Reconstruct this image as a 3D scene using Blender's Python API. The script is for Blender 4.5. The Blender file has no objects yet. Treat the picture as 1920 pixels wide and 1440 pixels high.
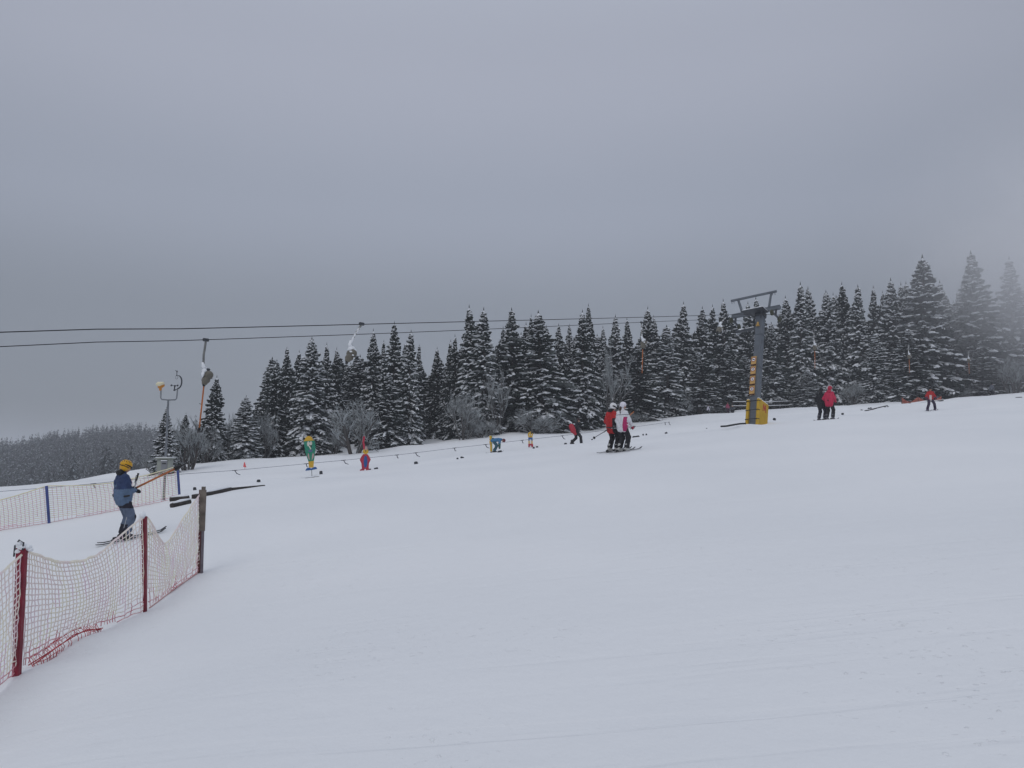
import bpy, math, random
import numpy as np
from mathutils import Vector, Matrix, Quaternion

random.seed(7)
R = math.radians
scene = bpy.context.scene
COL = scene.collection

# ------------------------------------------------------------------ camera
F = 1520.0            # focal length in photo pixels (photo 1920 x 1440)
PITCH = math.atan(160 / F)
cam_data = bpy.data.cameras.new("camera")
cam = bpy.data.objects.new("camera", cam_data)
COL.objects.link(cam)
cam.location = (0, 0, 0)
cam.rotation_euler = (R(90) + PITCH, 0, 0)
cam_data.sensor_width = 36
cam_data.lens = F / 1920 * 36
cam_data.clip_start = 0.1
cam_data.clip_end = 3000
scene.camera = cam

# ------------------------------------------------------------------ exposure, sky, sun
scene.view_settings.view_transform = 'Standard'
scene.view_settings.look = 'None'
scene.view_settings.exposure = 0.0
scene.view_settings.gamma = 1.0
SUN_EL, SUN_AZ = R(48), R(200)
world = bpy.data.worlds.new("World")
scene.world = world
world.use_nodes = True
nt = world.node_tree
nt.nodes.clear()
N = nt.nodes.new
L = nt.links.new
out = N("ShaderNodeOutputWorld"); bg = N("ShaderNodeBackground")
sky = N("ShaderNodeTexSky"); sky.sky_type = 'NISHITA'; sky.sun_disc = False
sky.sun_elevation = SUN_EL; sky.sun_rotation = SUN_AZ
sky.air_density = 1.0; sky.dust_density = 4.0
skys = N("ShaderNodeVectorMath"); skys.operation = 'SCALE'; skys.inputs['Scale'].default_value = 0.08
L(sky.outputs[0], skys.inputs[0])
tc = N("ShaderNodeTexCoord"); sep = N("ShaderNodeSeparateXYZ"); L(tc.outputs['Generated'], sep.inputs[0])
ramp = N("ShaderNodeValToRGB")
ramp.color_ramp.interpolation = 'EASE'
els = ramp.color_ramp.elements
def rgb(r, g, b): return (r, g, b, 1)
stops = [(0.0, rgb(.192, .213, .242)), (0.17, rgb(.216, .239, .283)), (0.31, rgb(.293, .321, .389)),
         (0.46, rgb(.350, .374, .448)), (0.72, rgb(.49, .535, .62)), (1.0, rgb(.69, .745, .86))]
els[0].position, els[0].color = stops[0]
els[1].position, els[1].color = stops[-1]
for p, c in stops[1:-1]:
    e = els.new(p); e.color = c
L(sep.outputs['Z'], ramp.inputs[0])
# broad cloud unevenness
nz = N("ShaderNodeTexNoise"); nz.inputs['Scale'].default_value = 2.2; nz.inputs['Detail'].default_value = 3
mp = N("ShaderNodeMapping"); mp.inputs['Scale'].default_value = (.7, .7, 1.0)
L(tc.outputs['Generated'], mp.inputs[0]); L(mp.outputs[0], nz.inputs[0])
mr = N("ShaderNodeMapRange"); mr.inputs['From Min'].default_value = .3; mr.inputs['From Max'].default_value = .7
mr.inputs['To Min'].default_value = .97; mr.inputs['To Max'].default_value = 1.03
L(nz.outputs[0], mr.inputs[0])
mulc = N("ShaderNodeVectorMath"); mulc.operation = 'SCALE'
L(ramp.outputs[0], mulc.inputs[0])
# a thinner, paler place in the overcast ahead and up to the left
dotn = N("ShaderNodeVectorMath"); dotn.operation = 'DOT_PRODUCT'; dotn.inputs[1].default_value = (-.10, .92, .38)
L(tc.outputs['Generated'], dotn.inputs[0])
mr2 = N("ShaderNodeMapRange"); mr2.interpolation_type = 'SMOOTHSTEP'
mr2.inputs['From Min'].default_value = .72; mr2.inputs['From Max'].default_value = 1.0; mr2.inputs['To Min'].default_value = .95; mr2.inputs['To Max'].default_value = 1.10
L(dotn.outputs['Value'], mr2.inputs[0])
mm = N("ShaderNodeMath"); mm.operation = 'MULTIPLY'; L(mr.outputs[0], mm.inputs[0]); L(mr2.outputs[0], mm.inputs[1])
L(mm.outputs[0], mulc.inputs['Scale'])
mix = N("ShaderNodeMix"); mix.data_type = 'RGBA'; mix.inputs[0].default_value = 0.94
L(skys.outputs[0], mix.inputs[6]); L(mulc.outputs[0], mix.inputs[7])
L(mix.outputs[2], bg.inputs[0]); bg.inputs[1].default_value = 1.0
L(bg.outputs[0], out.inputs[0])

sun_data = bpy.data.lights.new("sun", 'SUN')
sun = bpy.data.objects.new("sun", sun_data); COL.objects.link(sun)
sun_data.energy = 0.5; sun_data.angle = R(40); sun_data.color = (1, .97, .93)
sun.rotation_euler = (R(90) - SUN_EL, 0, R(180) - SUN_AZ + R(0))

scene.render.engine = 'CYCLES'
scene.cycles.volume_bounces = 3
scene.cycles.max_bounces = 6
scene.cycles.diffuse_bounces = 3
scene.cycles.use_denoising = True
scene.cycles.denoiser = 'OPENIMAGEDENOISE'

# ------------------------------------------------------------------ pixel <-> world helpers (used while laying the place out)
CP, SP = math.cos(PITCH), math.sin(PITCH)
def ray(px, py):
    dx, dy = px - 960.0, py - 720.0
    return Vector((dx, F * CP + dy * SP, F * SP - dy * CP))
def at(px, py, Y):
    d = ray(px, py)
    return d * (Y / d.y)
def proj(p):
    f = p[1] * CP + p[2] * SP
    u = -p[1] * SP + p[2] * CP
    return 960 + F * p[0] / f, 720 - F * u / f

# ------------------------------------------------------------------ noise
def _hash(ix, iy, s):
    n = (ix.astype(np.int64) * 374761393 + iy.astype(np.int64) * 668265263 + s * 144665) & 0x7fffffff
    n = ((n ^ (n >> 13)) * 1274126177) & 0x7fffffff
    return ((n ^ (n >> 16)) & 0xffff) / 65535.0
def vnoise(x, y, s=0):
    ix, iy = np.floor(x), np.floor(y)
    fx, fy = x - ix, y - iy
    fx = fx * fx * (3 - 2 * fx); fy = fy * fy * (3 - 2 * fy)
    a = _hash(ix, iy, s); b = _hash(ix + 1, iy, s); c = _hash(ix, iy + 1, s); d = _hash(ix + 1, iy + 1, s)
    return (a * (1 - fx) + b * fx) * (1 - fy) + (c * (1 - fx) + d * fx) * fy - .5
def sstep(a, b, x):
    t = np.clip((x - a) / (b - a), 0, 1)
    return t * t * (3 - 2 * t)

# ------------------------------------------------------------------ terrain: thin-plate surface through surveyed points
CTRL = []
def cp_(px, py, Y): CTRL.append(tuple(at(px, py, Y)))
for a in [(960, 1440, 4.4), (1900, 1440, 3.85), (0, 1440, 5.0), (0, 1312, 7.2), (37, 1274, 7.9), (274, 1145, 11.0), (375, 1073, 13.3), (230, 1011, 17),
          (90, 981, 22), (338, 938, 24), (1160, 846, 30), (1415, 797, 38.5), (1548, 788, 44), (1745, 765, 58),
          (582, 892, 41), (685, 882, 41), (925, 846, 50), (995, 838, 51), (1080, 830, 52),
          (10, 914, 44), (100, 905, 46), (200, 899, 47), (290, 889, 50), (430, 866, 56), (560, 857, 60), (660, 846, 60), (800, 833, 62), (880, 821, 63),
          (1000, 811, 66), (1100, 805, 70), (1200, 791, 78), (1300, 780, 88), (1500, 766, 98), (1600, 758, 98), (1700, 757, 98), (1800, 747, 98), (1915, 736, 98),
          (-150, 925, 44)]:
    cp_(*a)
for px, Y, dz in [(430, 56, .2), (560, 60, .3), (660, 60, .4), (800, 62, .6), (1000, 66, .8), (1200, 78, 1.0), (1500, 98, .6), (1700, 98, .6), (1915, 98, 1.2)]:
    base = [c for c in CTRL if abs(proj(c)[0] - px) < 2 and abs(c[1] - Y) < .5][0]
    k = (Y + 32) / Y
    CTRL.append((base[0] * k, base[1] * k, base[2] + dz))
CTRL += [(-60, 75, -6), (-45, 75, -5), (-75, 110, -14), (-40, 110, -11), (-20, 115, -5), (-90, 60, -8), (-60, 30, -5), (-4.6, 5.1, -2.22), (-5.5, 2.5, -2.4), (-30, 0, -3.8), (-30, 15, -3.5), (-14, -6, -2.9), (0, -8, -1.9),
         (30, -5, 1.2), (30, 20, 2.0), (60, 40, 5.5), (80, 80, 9.5), (90, 110, 12), (50, 0, 3)]
_C = np.array(CTRL)
_S = 40.0
def _k(r2):
    return np.where(r2 > 1e-12, .5 * r2 * np.log(np.maximum(r2, 1e-12)), 0)
_n = len(_C)
_A = np.zeros((_n + 3, _n + 3))
_xy = _C[:, :2] / _S
_A[:_n, :_n] = _k(((_xy[:, None] - _xy[None]) ** 2).sum(-1)) + np.eye(_n) * 2e-4
_A[:_n, _n] = 1; _A[:_n, _n + 1:] = _xy
_A[_n:, :_n] = _A[:_n, _n:].T
_W = np.linalg.solve(_A, np.concatenate([_C[:, 2], [0, 0, 0]]))
BUMPS = []     # (x, y, amplitude, radius)
def far_z(X, Y):
    left = sstep(-10, -120, X + 0 * Y)
    z = 9 - left * 27
    hill = sstep(170, 455, Y) * sstep(60, -60, X + Y * .30)
    return z + hill * (29 - 9.5 * sstep(-215, -300, X + (Y - 455) * .5))
def height(X, Y):
    X = np.asarray(X, float); Y = np.asarray(Y, float)
    sh = X.shape
    x, y = X.ravel(), Y.ravel()
    xc, yc = np.clip(x, -110, 110), np.clip(y, -25, 150)
    z = np.empty_like(x)
    for s in range(0, len(x), 20000):
        q = np.stack([xc[s:s + 20000], yc[s:s + 20000]], -1) / _S
        r2 = ((q[:, None] - _xy[None]) ** 2).sum(-1)
        z[s:s + 20000] = _k(r2) @ _W[:_n] + _W[_n] + q @ _W[_n + 1:]
    w = np.maximum(sstep(105, 165, y), sstep(90, 150, np.abs(x)))
    z = z * (1 - w) + far_z(x, y) * w
    # wind-packed undulation: soft near, lumpier towards the wood
    far = sstep(34, 60, y) * (1 - sstep(100, 140, y))
    z += vnoise(x / 6.5, y / 6.5, 1) * (.05 + .42 * far) + vnoise(x / 2.6, y / 2.6, 2) * (.035 + .16 * far)
    z += vnoise(x / .9, y / .9, 3) * (.016 + .03 * far) + vnoise(x / .35, y / .35, 4) * .007
    for bx, by, a, r in BUMPS:
        z += a * np.exp(-((x - bx) ** 2 + (y - by) ** 2) / (r * r))
    return z.reshape(sh)
def gz(x, y): return float(height(np.array([x]), np.array([y]))[0])
def ground(px, py, y0=4.0, y1=140.0):
    """first point of the snow under a photo pixel"""
    d = ray(px, py); d = d / d.y
    ys = np.linspace(y0, y1, 700)
    h = height(d.x * ys, ys) - d.z * ys
    i = np.argmax(h > 0)
    if not (h > 0).any(): i = len(ys) - 1
    if i > 0:
        a, b = ys[i - 1], ys[i]
        t = h[i - 1] / (h[i - 1] - h[i]) if h[i] != h[i - 1] else 0
        y = a + (b - a) * t
    else: y = ys[0]
    return Vector((d.x * y, y, gz(d.x * y, y)))
def on_ground(px, Y):
    X = (px - 960) / F * (Y * CP) * 1.0
    for _ in range(3):
        z = gz(X, Y); X = (px - 960) / F * (Y * CP + z * SP)
    return Vector((X, Y, gz(X, Y)))
for px, py, Y, a, r in [(265, 985, 13.6, .34, .36), (292, 990, 13.9, .16, .4), (235, 1000, 13.4, .1, .4), (318, 972, 15.5, .12, .6),
                        (52, 1268, 8.0, .05, .35), (150, 1215, 9.3, .06, .5), (1722, 757, 76.5, .22, 1.0), (1745, 754, 78, .25, 1.3),
                        (622, 892, 38, .16, .7), (500, 905, 30, .22, 1.0), (460, 912, 28.5, .12, .7), (340, 935, 23.6, .1, .5),
                        (1400, 797, 37.6, .12, .5), (1440, 792, 39.5, .1, .5)]:
    p = at(px, py, Y); BUMPS.append((p.x, p.y, a, r))

# ------------------------------------------------------------------ materials
MATS = {}
def mat(name, color, rough=.7, var=.0, scale=8.0, bump=0.0, bscale=None, metal=0.0, spec=.3, color2=None, thresh=None):
    """procedural material: base colour varied by object-space noise, optional second colour in patches, optional bump"""
    if name in MATS: return MATS[name]
    m = bpy.data.materials.new(name); m.use_nodes = True
    t = m.node_tree; b = t.nodes['Principled BSDF']
    b.inputs['Base Color'].default_value = (*color, 1); b.inputs['Roughness'].default_value = rough
    b.inputs['Metallic'].default_value = metal; b.inputs['Specular IOR Level'].default_value = spec
    tcn = t.nodes.new("ShaderNodeTexCoord")
    if var or color2:
        n = t.nodes.new("ShaderNodeTexNoise"); n.inputs['Scale'].default_value = scale; n.inputs['Detail'].default_value = 5
        t.links.new(tcn.outputs['Object'], n.inputs['Vector'])
        r = t.nodes.new("ShaderNodeValToRGB")
        c2 = color2 or tuple(max(0, c * (1 - var)) for c in color)
        c1 = color if color2 else tuple(min(1, c * (1 + var)) for c in color)
        a, bb = thresh or (.32, .68)
        r.color_ramp.elements[0].position = a; r.color_ramp.elements[0].color = (*c2, 1)
        r.color_ramp.elements[1].position = bb; r.color_ramp.elements[1].color = (*c1, 1)
        t.links.new(n.outputs[0], r.inputs[0]); t.links.new(r.outputs[0], b.inputs['Base Color'])
    if bump:
        n2 = t.nodes.new("ShaderNodeTexNoise"); n2.inputs['Scale'].default_value = bscale or scale * 3; n2.inputs['Detail'].default_value = 4
        t.links.new(tcn.outputs['Object'], n2.inputs['Vector'])
        bm = t.nodes.new("ShaderNodeBump"); bm.inputs['Strength'].default_value = bump; bm.inputs['Distance'].default_value = .02
        t.links.new(n2.outputs[0], bm.inputs['Height']); t.links.new(bm.outputs[0], b.inputs['Normal'])
    MATS[name] = m
    return m

# ------------------------------------------------------------------ mesh building
class MB:
    def __init__(s): s.v, s.f, s.m = [], [], []
    def add(s, vs, fs, mi=0):
        o = len(s.v); s.v.extend(tuple(v) for v in vs)
        s.f.extend(tuple(i + o for i in f) for f in fs); s.m.extend([mi] * len(fs)); return s
    def box(s, c, size, rot=None, mi=0, bevel=0.0):
        x, y, z = (q / 2 for q in size); b = min(bevel, x * .9, y * .9, z * .9)
        c = Vector(c)
        if b <= 0:
            vs = [Vector((i * x, j * y, k * z)) for i in (-1, 1) for j in (-1, 1) for k in (-1, 1)]
            fs = [(0, 1, 3, 2), (4, 6, 7, 5), (0, 4, 5, 1), (2, 3, 7, 6), (0, 2, 6, 4), (1, 5, 7, 3)]
        else:
            vs, fs = [], []
            ring = [(x - b, y), (-(x - b), y), (-x, y - b), (-x, -(y - b)), (-(x - b), -y), (x - b, -y), (x, -(y - b)), (x, y - b)]
            inner = [(p * (x - b) / x, q * (y - b) / y) for p, q in ring]
            for zz, rr in ((-z, inner), (-(z - b), ring), (z - b, ring), (z, inner)):
                vs += [Vector((p, q, zz)) for p, q in rr]
            for l in range(3):
                for i in range(8):
                    j = (i + 1) % 8
                    fs.append((l * 8 + i, l * 8 + j, l * 8 + 8 + j, l * 8 + 8 + i))
            fs.append(tuple(range(7, -1, -1))); fs.append(tuple(range(24, 32)))
        if rot is not None: vs = [rot @ v for v in vs]
        return s.add([v + c for v in vs], fs, mi)
    def tube(s, pts, r, n=6, mi=0, cap=True, flat=1.0):
        pts = [Vector(p) for p in pts]
        rs = r if isinstance(r, (list, tuple)) else [r] * len(pts)
        vs, fs = [], []
        ref = None
        for i, p in enumerate(pts):
            d = (pts[min(i + 1, len(pts) - 1)] - pts[max(i - 1, 0)])
            d = d.normalized() if d.length > 1e-9 else Vector((0, 0, 1))
            if ref is None:
                ref = Vector((0, 0, 1)) if abs(d.z) < .9 else Vector((1, 0, 0))
            a = d.cross(ref)
            if a.length < 1e-4: a = d.cross(Vector((0, 1, 0)))
            a.normalize(); b = a.cross(d); ref = b
            for k in range(n):
                t = 2 * math.pi * k / n
                vs.append(p + a * (math.cos(t) * rs[i]) + b * (math.sin(t) * rs[i] * flat))
        for i in range(len(pts) - 1):
            for k in range(n):
                k2 = (k + 1) % n
                fs.append((i * n + k, i * n + k2, (i + 1) * n + k2, (i + 1) * n + k))
        if cap:
            fs.append(tuple(range(n - 1, -1, -1))); o = (len(pts) - 1) * n
            fs.append(tuple(range(o, o + n)))
        return s.add(vs, fs, mi)
    def ball(s, c, r, nu=8, nv=6, mi=0, rot=None, jit=0.0):
        rx, ry, rz = r if isinstance(r, (list, tuple)) else (r, r, r)
        vs = [Vector((0, 0, -rz))]
        for j in range(1, nv):
            ph = math.pi * j / nv - math.pi / 2
            for i in range(nu):
                th = 2 * math.pi * i / nu
                q = 1 + (random.random() - .5) * jit
                vs.append(Vector((rx * math.cos(ph) * math.cos(th) * q, ry * math.cos(ph) * math.sin(th) * q, rz * math.sin(ph) * q)))
        vs.append(Vector((0, 0, rz)))
        fs = [(0, 1 + (i + 1) % nu, 1 + i) for i in range(nu)]
        for j in range(nv - 2):
            for i in range(nu):
                a = 1 + j * nu + i; b = 1 + j * nu + (i + 1) % nu
                fs.append((a, b, b + nu, a + nu))
        o = 1 + (nv - 2) * nu; top = len(vs) - 1
        fs += [(o + i, o + (i + 1) % nu, top) for i in range(nu)]
        if rot is not None: vs = [rot @ v for v in vs]
        c = Vector(c)
        return s.add([v + c for v in vs], fs, mi)
    def prism(s, poly, y0, y1, mi=0):
        """outline in the local x-z plane, extruded along local y"""
        n = len(poly)
        a = sum(poly[i][0] * poly[(i + 1) % n][1] - poly[(i + 1) % n][0] * poly[i][1] for i in range(n))
        if a < 0: poly = poly[::-1]
        vs = [(p[0], y0, p[1]) for p in poly] + [(p[0], y1, p[1]) for p in poly]
        fs = [tuple(range(n)), tuple(range(2 * n - 1, n - 1, -1))]
        fs += [((i + 1) % n, i, n + i, n + (i + 1) % n) for i in range(n)]
        return s.add(vs, fs, mi)
    def mesh(s, name, mats, smooth=False):
        me = bpy.data.meshes.new(name)
        me.from_pydata(s.v, [], s.f)
        for m in (mats if isinstance(mats, (list, tuple)) else [mats]): me.materials.append(m)
        me.polygons.foreach_set("material_index", s.m)
        if smooth: me.polygons.foreach_set("use_smooth", [True] * len(s.f))
        me.update()
        return me
    def build(s, name, mats, parent=None, smooth=False):
        o = bpy.data.objects.new(name, s.mesh(name, mats, smooth))
        COL.objects.link(o)
        if parent is not None: o.parent = parent
        return o
def tag(o, label=None, cat=None, group=None, kind=None):
    if label: o["label"] = label
    if cat: o["category"] = cat
    if group: o["group"] = group
    if kind: o["kind"] = kind
    return o
def thing(name, label, cat, loc=(0, 0, 0), rot=None, group=None, scale=None):
    o = bpy.data.objects.new(name, None); COL.objects.link(o)
    o.empty_display_size = .2
    o.location = loc
    if rot is not None:
        o.rotation_mode = 'QUATERNION'; o.rotation_quaternion = rot if isinstance(rot, Quaternion) else rot.to_quaternion()
    if scale is not None: o.scale = scale if isinstance(scale, (tuple, list, Vector)) else (scale,) * 3
    return tag(o, label, cat, group)
def rz(a): return Matrix.Rotation(a, 3, 'Z')

# smooth solid from blended capsules (one closed surface)
def blend_mesh(prims, cell, k=.04, wob=0.0, seed=0):
    A = np.array([[*p[0]] for p in prims], float); B = np.array([[*p[1]] for p in prims], float)
    ra = np.array([p[2] for p in prims]); rb = np.array([p[3] for p in prims])
    mx = np.maximum(ra, rb)[:, None] + cell * 2.5
    lo = np.minimum((A - mx).min(0), (B - mx).min(0)); hi = np.maximum((A + mx).max(0), (B + mx).max(0))
    n = np.ceil((hi - lo) / cell).astype(int) + 1
    g = np.stack(np.meshgrid(*[lo[i] + np.arange(n[i]) * cell for i in range(3)], indexing='ij'), -1)
    D = None
    for a, b, r0, r1 in zip(A, B, ra, rb):
        ab = b - a; l2 = max(ab @ ab, 1e-12)
        t = np.clip(((g - a) @ ab) / l2, 0, 1)
        d = np.sqrt(((g - a - t[..., None] * ab) ** 2).sum(-1)) - (r0 + (r1 - r0) * t)
        if D is None: D = d
        else:
            h = np.clip(.5 + .5 * (D - d) / k, 0, 1)
            D = D * (1 - h) + d * h - k * h * (1 - h)
    if wob:
        D = D + wob * (np.sin(g[..., 2] * 43 + seed + np.sin(g[..., 0] * 31) * 1.7) * np.sin(g[..., 1] * 37 + g[..., 2] * 17 + seed))
    neg = D < 0
    s = np.zeros(n - 1, int)
    for dx in (0, 1):
        for dy in (0, 1):
            for dz in (0, 1): s += neg[dx:n[0] - 1 + dx, dy:n[1] - 1 + dy, dz:n[2] - 1 + dz]
    act = (s > 0) & (s < 8)
    idx = -np.ones(n - 1, int); ii = np.argwhere(act); idx[act] = np.arange(len(ii))
    P = np.zeros((len(ii), 3)); cnt = np.zeros(len(ii))
    cor = [(a, b, c) for a in (0, 1) for b in (0, 1) for c in (0, 1)]
    for p in cor:
        for ax in range(3):
            if p[ax] == 0:
                q = list(p); q[ax] = 1
                d0 = D[ii[:, 0] + p[0], ii[:, 1] + p[1], ii[:, 2] + p[2]]; d1 = D[ii[:, 0] + q[0], ii[:, 1] + q[1], ii[:, 2] + q[2]]
                m = (d0 < 0) != (d1 < 0)
                t = np.where(m, d0 / np.where(d0 - d1 == 0, 1, d0 - d1), 0)
                pt = np.array(p, float)[None] + t[:, None] * (np.array(q) - np.array(p))[None]
                P[m] += pt[m]; cnt[m] += 1
    P = lo + (ii + P / np.maximum(cnt, 1)[:, None]) * cell
    faces = []
    for ax in range(3):
        u, w = [(1, 2), (2, 0), (0, 1)][ax]
        sl0 = [slice(None)] * 3; sl1 = [slice(None)] * 3
        sl0[ax] = slice(0, -1); sl1[ax] = slice(1, None)
        ch = neg[tuple(sl0)] != neg[tuple(sl1)]
        e = np.argwhere(ch)
        e = e[(e[:, u] > 0) & (e[:, w] > 0) & (e[:, u] < n[u] - 1) & (e[:, w] < n[w] - 1)]
        def cell_(du, dw):
            q = e.copy(); q[:, u] -= du; q[:, w] -= dw
            return idx[q[:, 0], q[:, 1], q[:, 2]]
        qd = np.stack([cell_(1, 1), cell_(0, 1), cell_(0, 0), cell_(1, 0)], -1)
        inside = neg[e[:, 0], e[:, 1], e[:, 2]]
        qd[~inside] = qd[~inside][:, ::-1]
        faces.append(qd)
    return P, np.concatenate(faces)
def blend_obj(name, prims, mats, parent, cell=.02, k=.04, wob=0.0, slot=None, seed=0):
    P, Fc = blend_mesh(prims, cell, k, wob, seed)
    me = bpy.data.meshes.new(name)
    me.from_pydata(P.tolist(), [], Fc.tolist())
    for m in (mats if isinstance(mats, (list, tuple)) else [mats]): me.materials.append(m)
    if slot is not None:
        c = P[Fc].mean(1)
        me.polygons.foreach_set("material_index", [slot(q) for q in c])
    me.polygons.foreach_set("use_smooth", [True] * len(Fc))
    me.update()
    o = bpy.data.objects.new(name, me); COL.objects.link(o)
    if parent is not None: o.parent = parent
    return o

M_SNOWLUMP = mat("snow_lump", (.84, .86, .89), .75, var=.04, scale=9, bump=.5, bscale=40)
M_BLACK = mat("black_matte", (.018, .018, .02), .6, var=.2)
M_RUBBER = mat("black_rubber", (.015, .015, .016), .5)
M_STEEL = mat("galvanised_steel", (.20, .215, .235), .5, var=.15, scale=6, metal=.4, bump=.1)
M_DSTEEL = mat("dark_steel", (.06, .065, .075), .5, var=.2, metal=.3)
M_WOOD = mat("weathered_wood", (.16, .135, .115), .85, var=.35, scale=7, bump=.4)
M_DWOOD = mat("wet_dark_wood", (.045, .038, .035), .8, var=.4, scale=9, bump=.4)
M_ORANGE = mat("orange_plastic", (.42, .135, .04), .45, var=.12, scale=5)

# ------------------------------------------------------------------ ground
def axis(lo, hi, c, fine, half, grow):
    a = [c]
    while a[-1] < hi:
        d = a[-1] - c; a.append(a[-1] + (fine if d < half else fine + (d - half) * grow))
    b = [c]
    while b[-1] > lo:
        d = c - b[-1]; b.append(b[-1] - (fine if d < half else fine + (d - half) * grow))
    return np.array(b[:0:-1] + a)
gx = axis(-900, 900, 0, .16, 9, .022)
gy = axis(-160, 1200, 9, .14, 7, .020)
GX, GY = np.meshgrid(gx, gy)
GZ = height(GX, GY)
nx, ny = len(gx), len(gy)
verts = np.stack([GX.ravel(), GY.ravel(), GZ.ravel()], -1)
ii = np.arange((ny - 1) * nx).reshape(ny - 1, nx)[:, :-1].ravel()
quads = np.stack([ii, ii + 1, ii + 1 + nx, ii + nx], -1)
me = bpy.data.meshes.new("snow_ground"); me.from_pydata(verts.tolist(), [], quads.tolist())
me.polygons.foreach_set("use_smooth", [True] * len(quads))
m = bpy.data.materials.new("snow"); m.use_nodes = True
t = m.node_tree; b = t.nodes['Principled BSDF']; tl = t.links.new; tn = t.nodes.new
b.inputs['Roughness'].default_value = .62; b.inputs['Specular IOR Level'].default_value = .25
g = tn("ShaderNodeTexCoord")
def noise(scale, detail=4, vec=None, dist=0):
    n = tn("ShaderNodeTexNoise"); n.inputs['Scale'].default_value = scale; n.inputs['Detail'].default_value = detail
    n.inputs['Distortion'].default_value = dist
    tl(vec if vec else g.outputs['Object'], n.inputs['Vector']); return n
def mapr(src, a, bb, c, d):
    q = tn("ShaderNodeMapRange"); q.inputs['From Min'].default_value = a; q.inputs['From Max'].default_value = bb
    q.inputs['To Min'].default_value = c; q.inputs['To Max'].default_value = d; tl(src, q.inputs[0]); return q.outputs[0]
def math_(op, a, bb):
    q = tn("ShaderNodeMath"); q.operation = op
    for i, s in enumerate((a, bb)):
        if isinstance(s, (int, float)): q.inputs[i].default_value = s
        else: tl(s, q.inputs[i])
    return q.outputs[0]
# trodden, slightly greyer patches of old snow
n1 = noise(.16, 5)
cr = tn("ShaderNodeValToRGB")
cr.color_ramp.elements[0].position = .3; cr.color_ramp.elements[0].color = (.80, .815, .835, 1)
cr.color_ramp.elements[1].position = .65; cr.color_ramp.elements[1].color = (.86, .87, .885, 1)
tl(n1.outputs[0], cr.inputs[0]); tl(cr.outputs[0], b.inputs['Base Color'])
# relief: grain, crumbs, ski traces that run across the slope in two directions
mpa = tn("ShaderNodeMapping"); mpa.inputs['Rotation'].default_value = (0, 0, R(35)); mpa.inputs['Scale'].default_value = (.22, 3.2, 1)
tl(g.outputs['Object'], mpa.inputs[0])
mpb = tn("ShaderNodeMapping"); mpb.inputs['Rotation'].default_value = (0, 0, R(-50)); mpb.inputs['Scale'].default_value = (.16, 2.6, 1)
tl(g.outputs['Object'], mpb.inputs[0])
tra = mapr(noise(1.0, 3, mpa.outputs[0], .4).outputs[0], .34, .42, 0, 1)
trb = mapr(noise(1.1, 3, mpb.outputs[0], .4).outputs[0], .36, .43, 0, 1)
crumb = mapr(noise(16, 2).outputs[0], .66, .74, 0, 1)
patch = mapr(noise(.5, 3).outputs[0], .5, .62, 0, 1)
crumb = math_('MULTIPLY', crumb, patch)
hgt = math_('ADD', math_('MULTIPLY', tra, .28), math_('MULTIPLY', trb, .10))
hgt = math_('ADD', hgt, math_('MULTIPLY', crumb, .7))
hgt = math_('ADD', hgt, math_('MULTIPLY', noise(4.5, 5).outputs[0], .9))
hgt = math_('ADD', hgt, math_('MULTIPLY', noise(34, 3).outputs[0], .14))
bmp = tn("ShaderNodeBump"); bmp.inputs['Strength'].default_value = .5; bmp.inputs['Distance'].default_value = .035
tl(hgt, bmp.inputs['Height']); tl(bmp.outputs[0], b.inputs['Normal'])
me.materials.append(m)
go = bpy.data.objects.new("snow_ground", me); COL.objects.link(go)
tag(go, "snow covered ski slope rising gently to the right", "ground", kind="structure")

# ------------------------------------------------------------------ spruces
M_NEEDLE = mat("spruce_needles", (.015, .023, .019), .8, var=.45, scale=2.2)
M_BARK = mat("spruce_bark", (.07, .06, .055), .9, var=.35, scale=12, bump=.5)
M_TSNOW = mat("branch_snow", (.78, .80, .83), .8, var=.06, scale=5)
M_GSNOW = mat("thin_branch_snow", (.46, .48, .50), .85, var=.15, scale=5)
M_RIME = mat("rimed_needles", (.11, .125, .122), .85, var=.4, scale=4)

def spindle(mb, a, b, r, n, mi, flat=1.0, rnd=None):
    d = b - a
    s = d.cross(Vector((0, 0, 1)))
    if s.length < 1e-5: s = Vector((1, 0, 0))
    s.normalize(); u = s.cross(d).normalized()
    vs = [a]
    for f, q in ((.3, .95), (.72, .8)):
        c = a + d * f; rr = r * q * (rnd.uniform(.75, 1.25) if rnd else 1)
        for k in range(n):
            t = 2 * math.pi * (k + .5) / n
            vs.append(c + s * (math.cos(t) * rr) + u * (math.sin(t) * rr * flat))
    vs.append(b)
    fs = []
    for k in range(n):
        k2 = (k + 1) % n
        fs += [(0, 1 + k2, 1 + k), (1 + k, 1 + k2, 1 + n + k2, 1 + n + k), (1 + n + k, 1 + n + k2, 2 * n + 1)]
    mb.add(vs, fs, mi)

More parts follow.
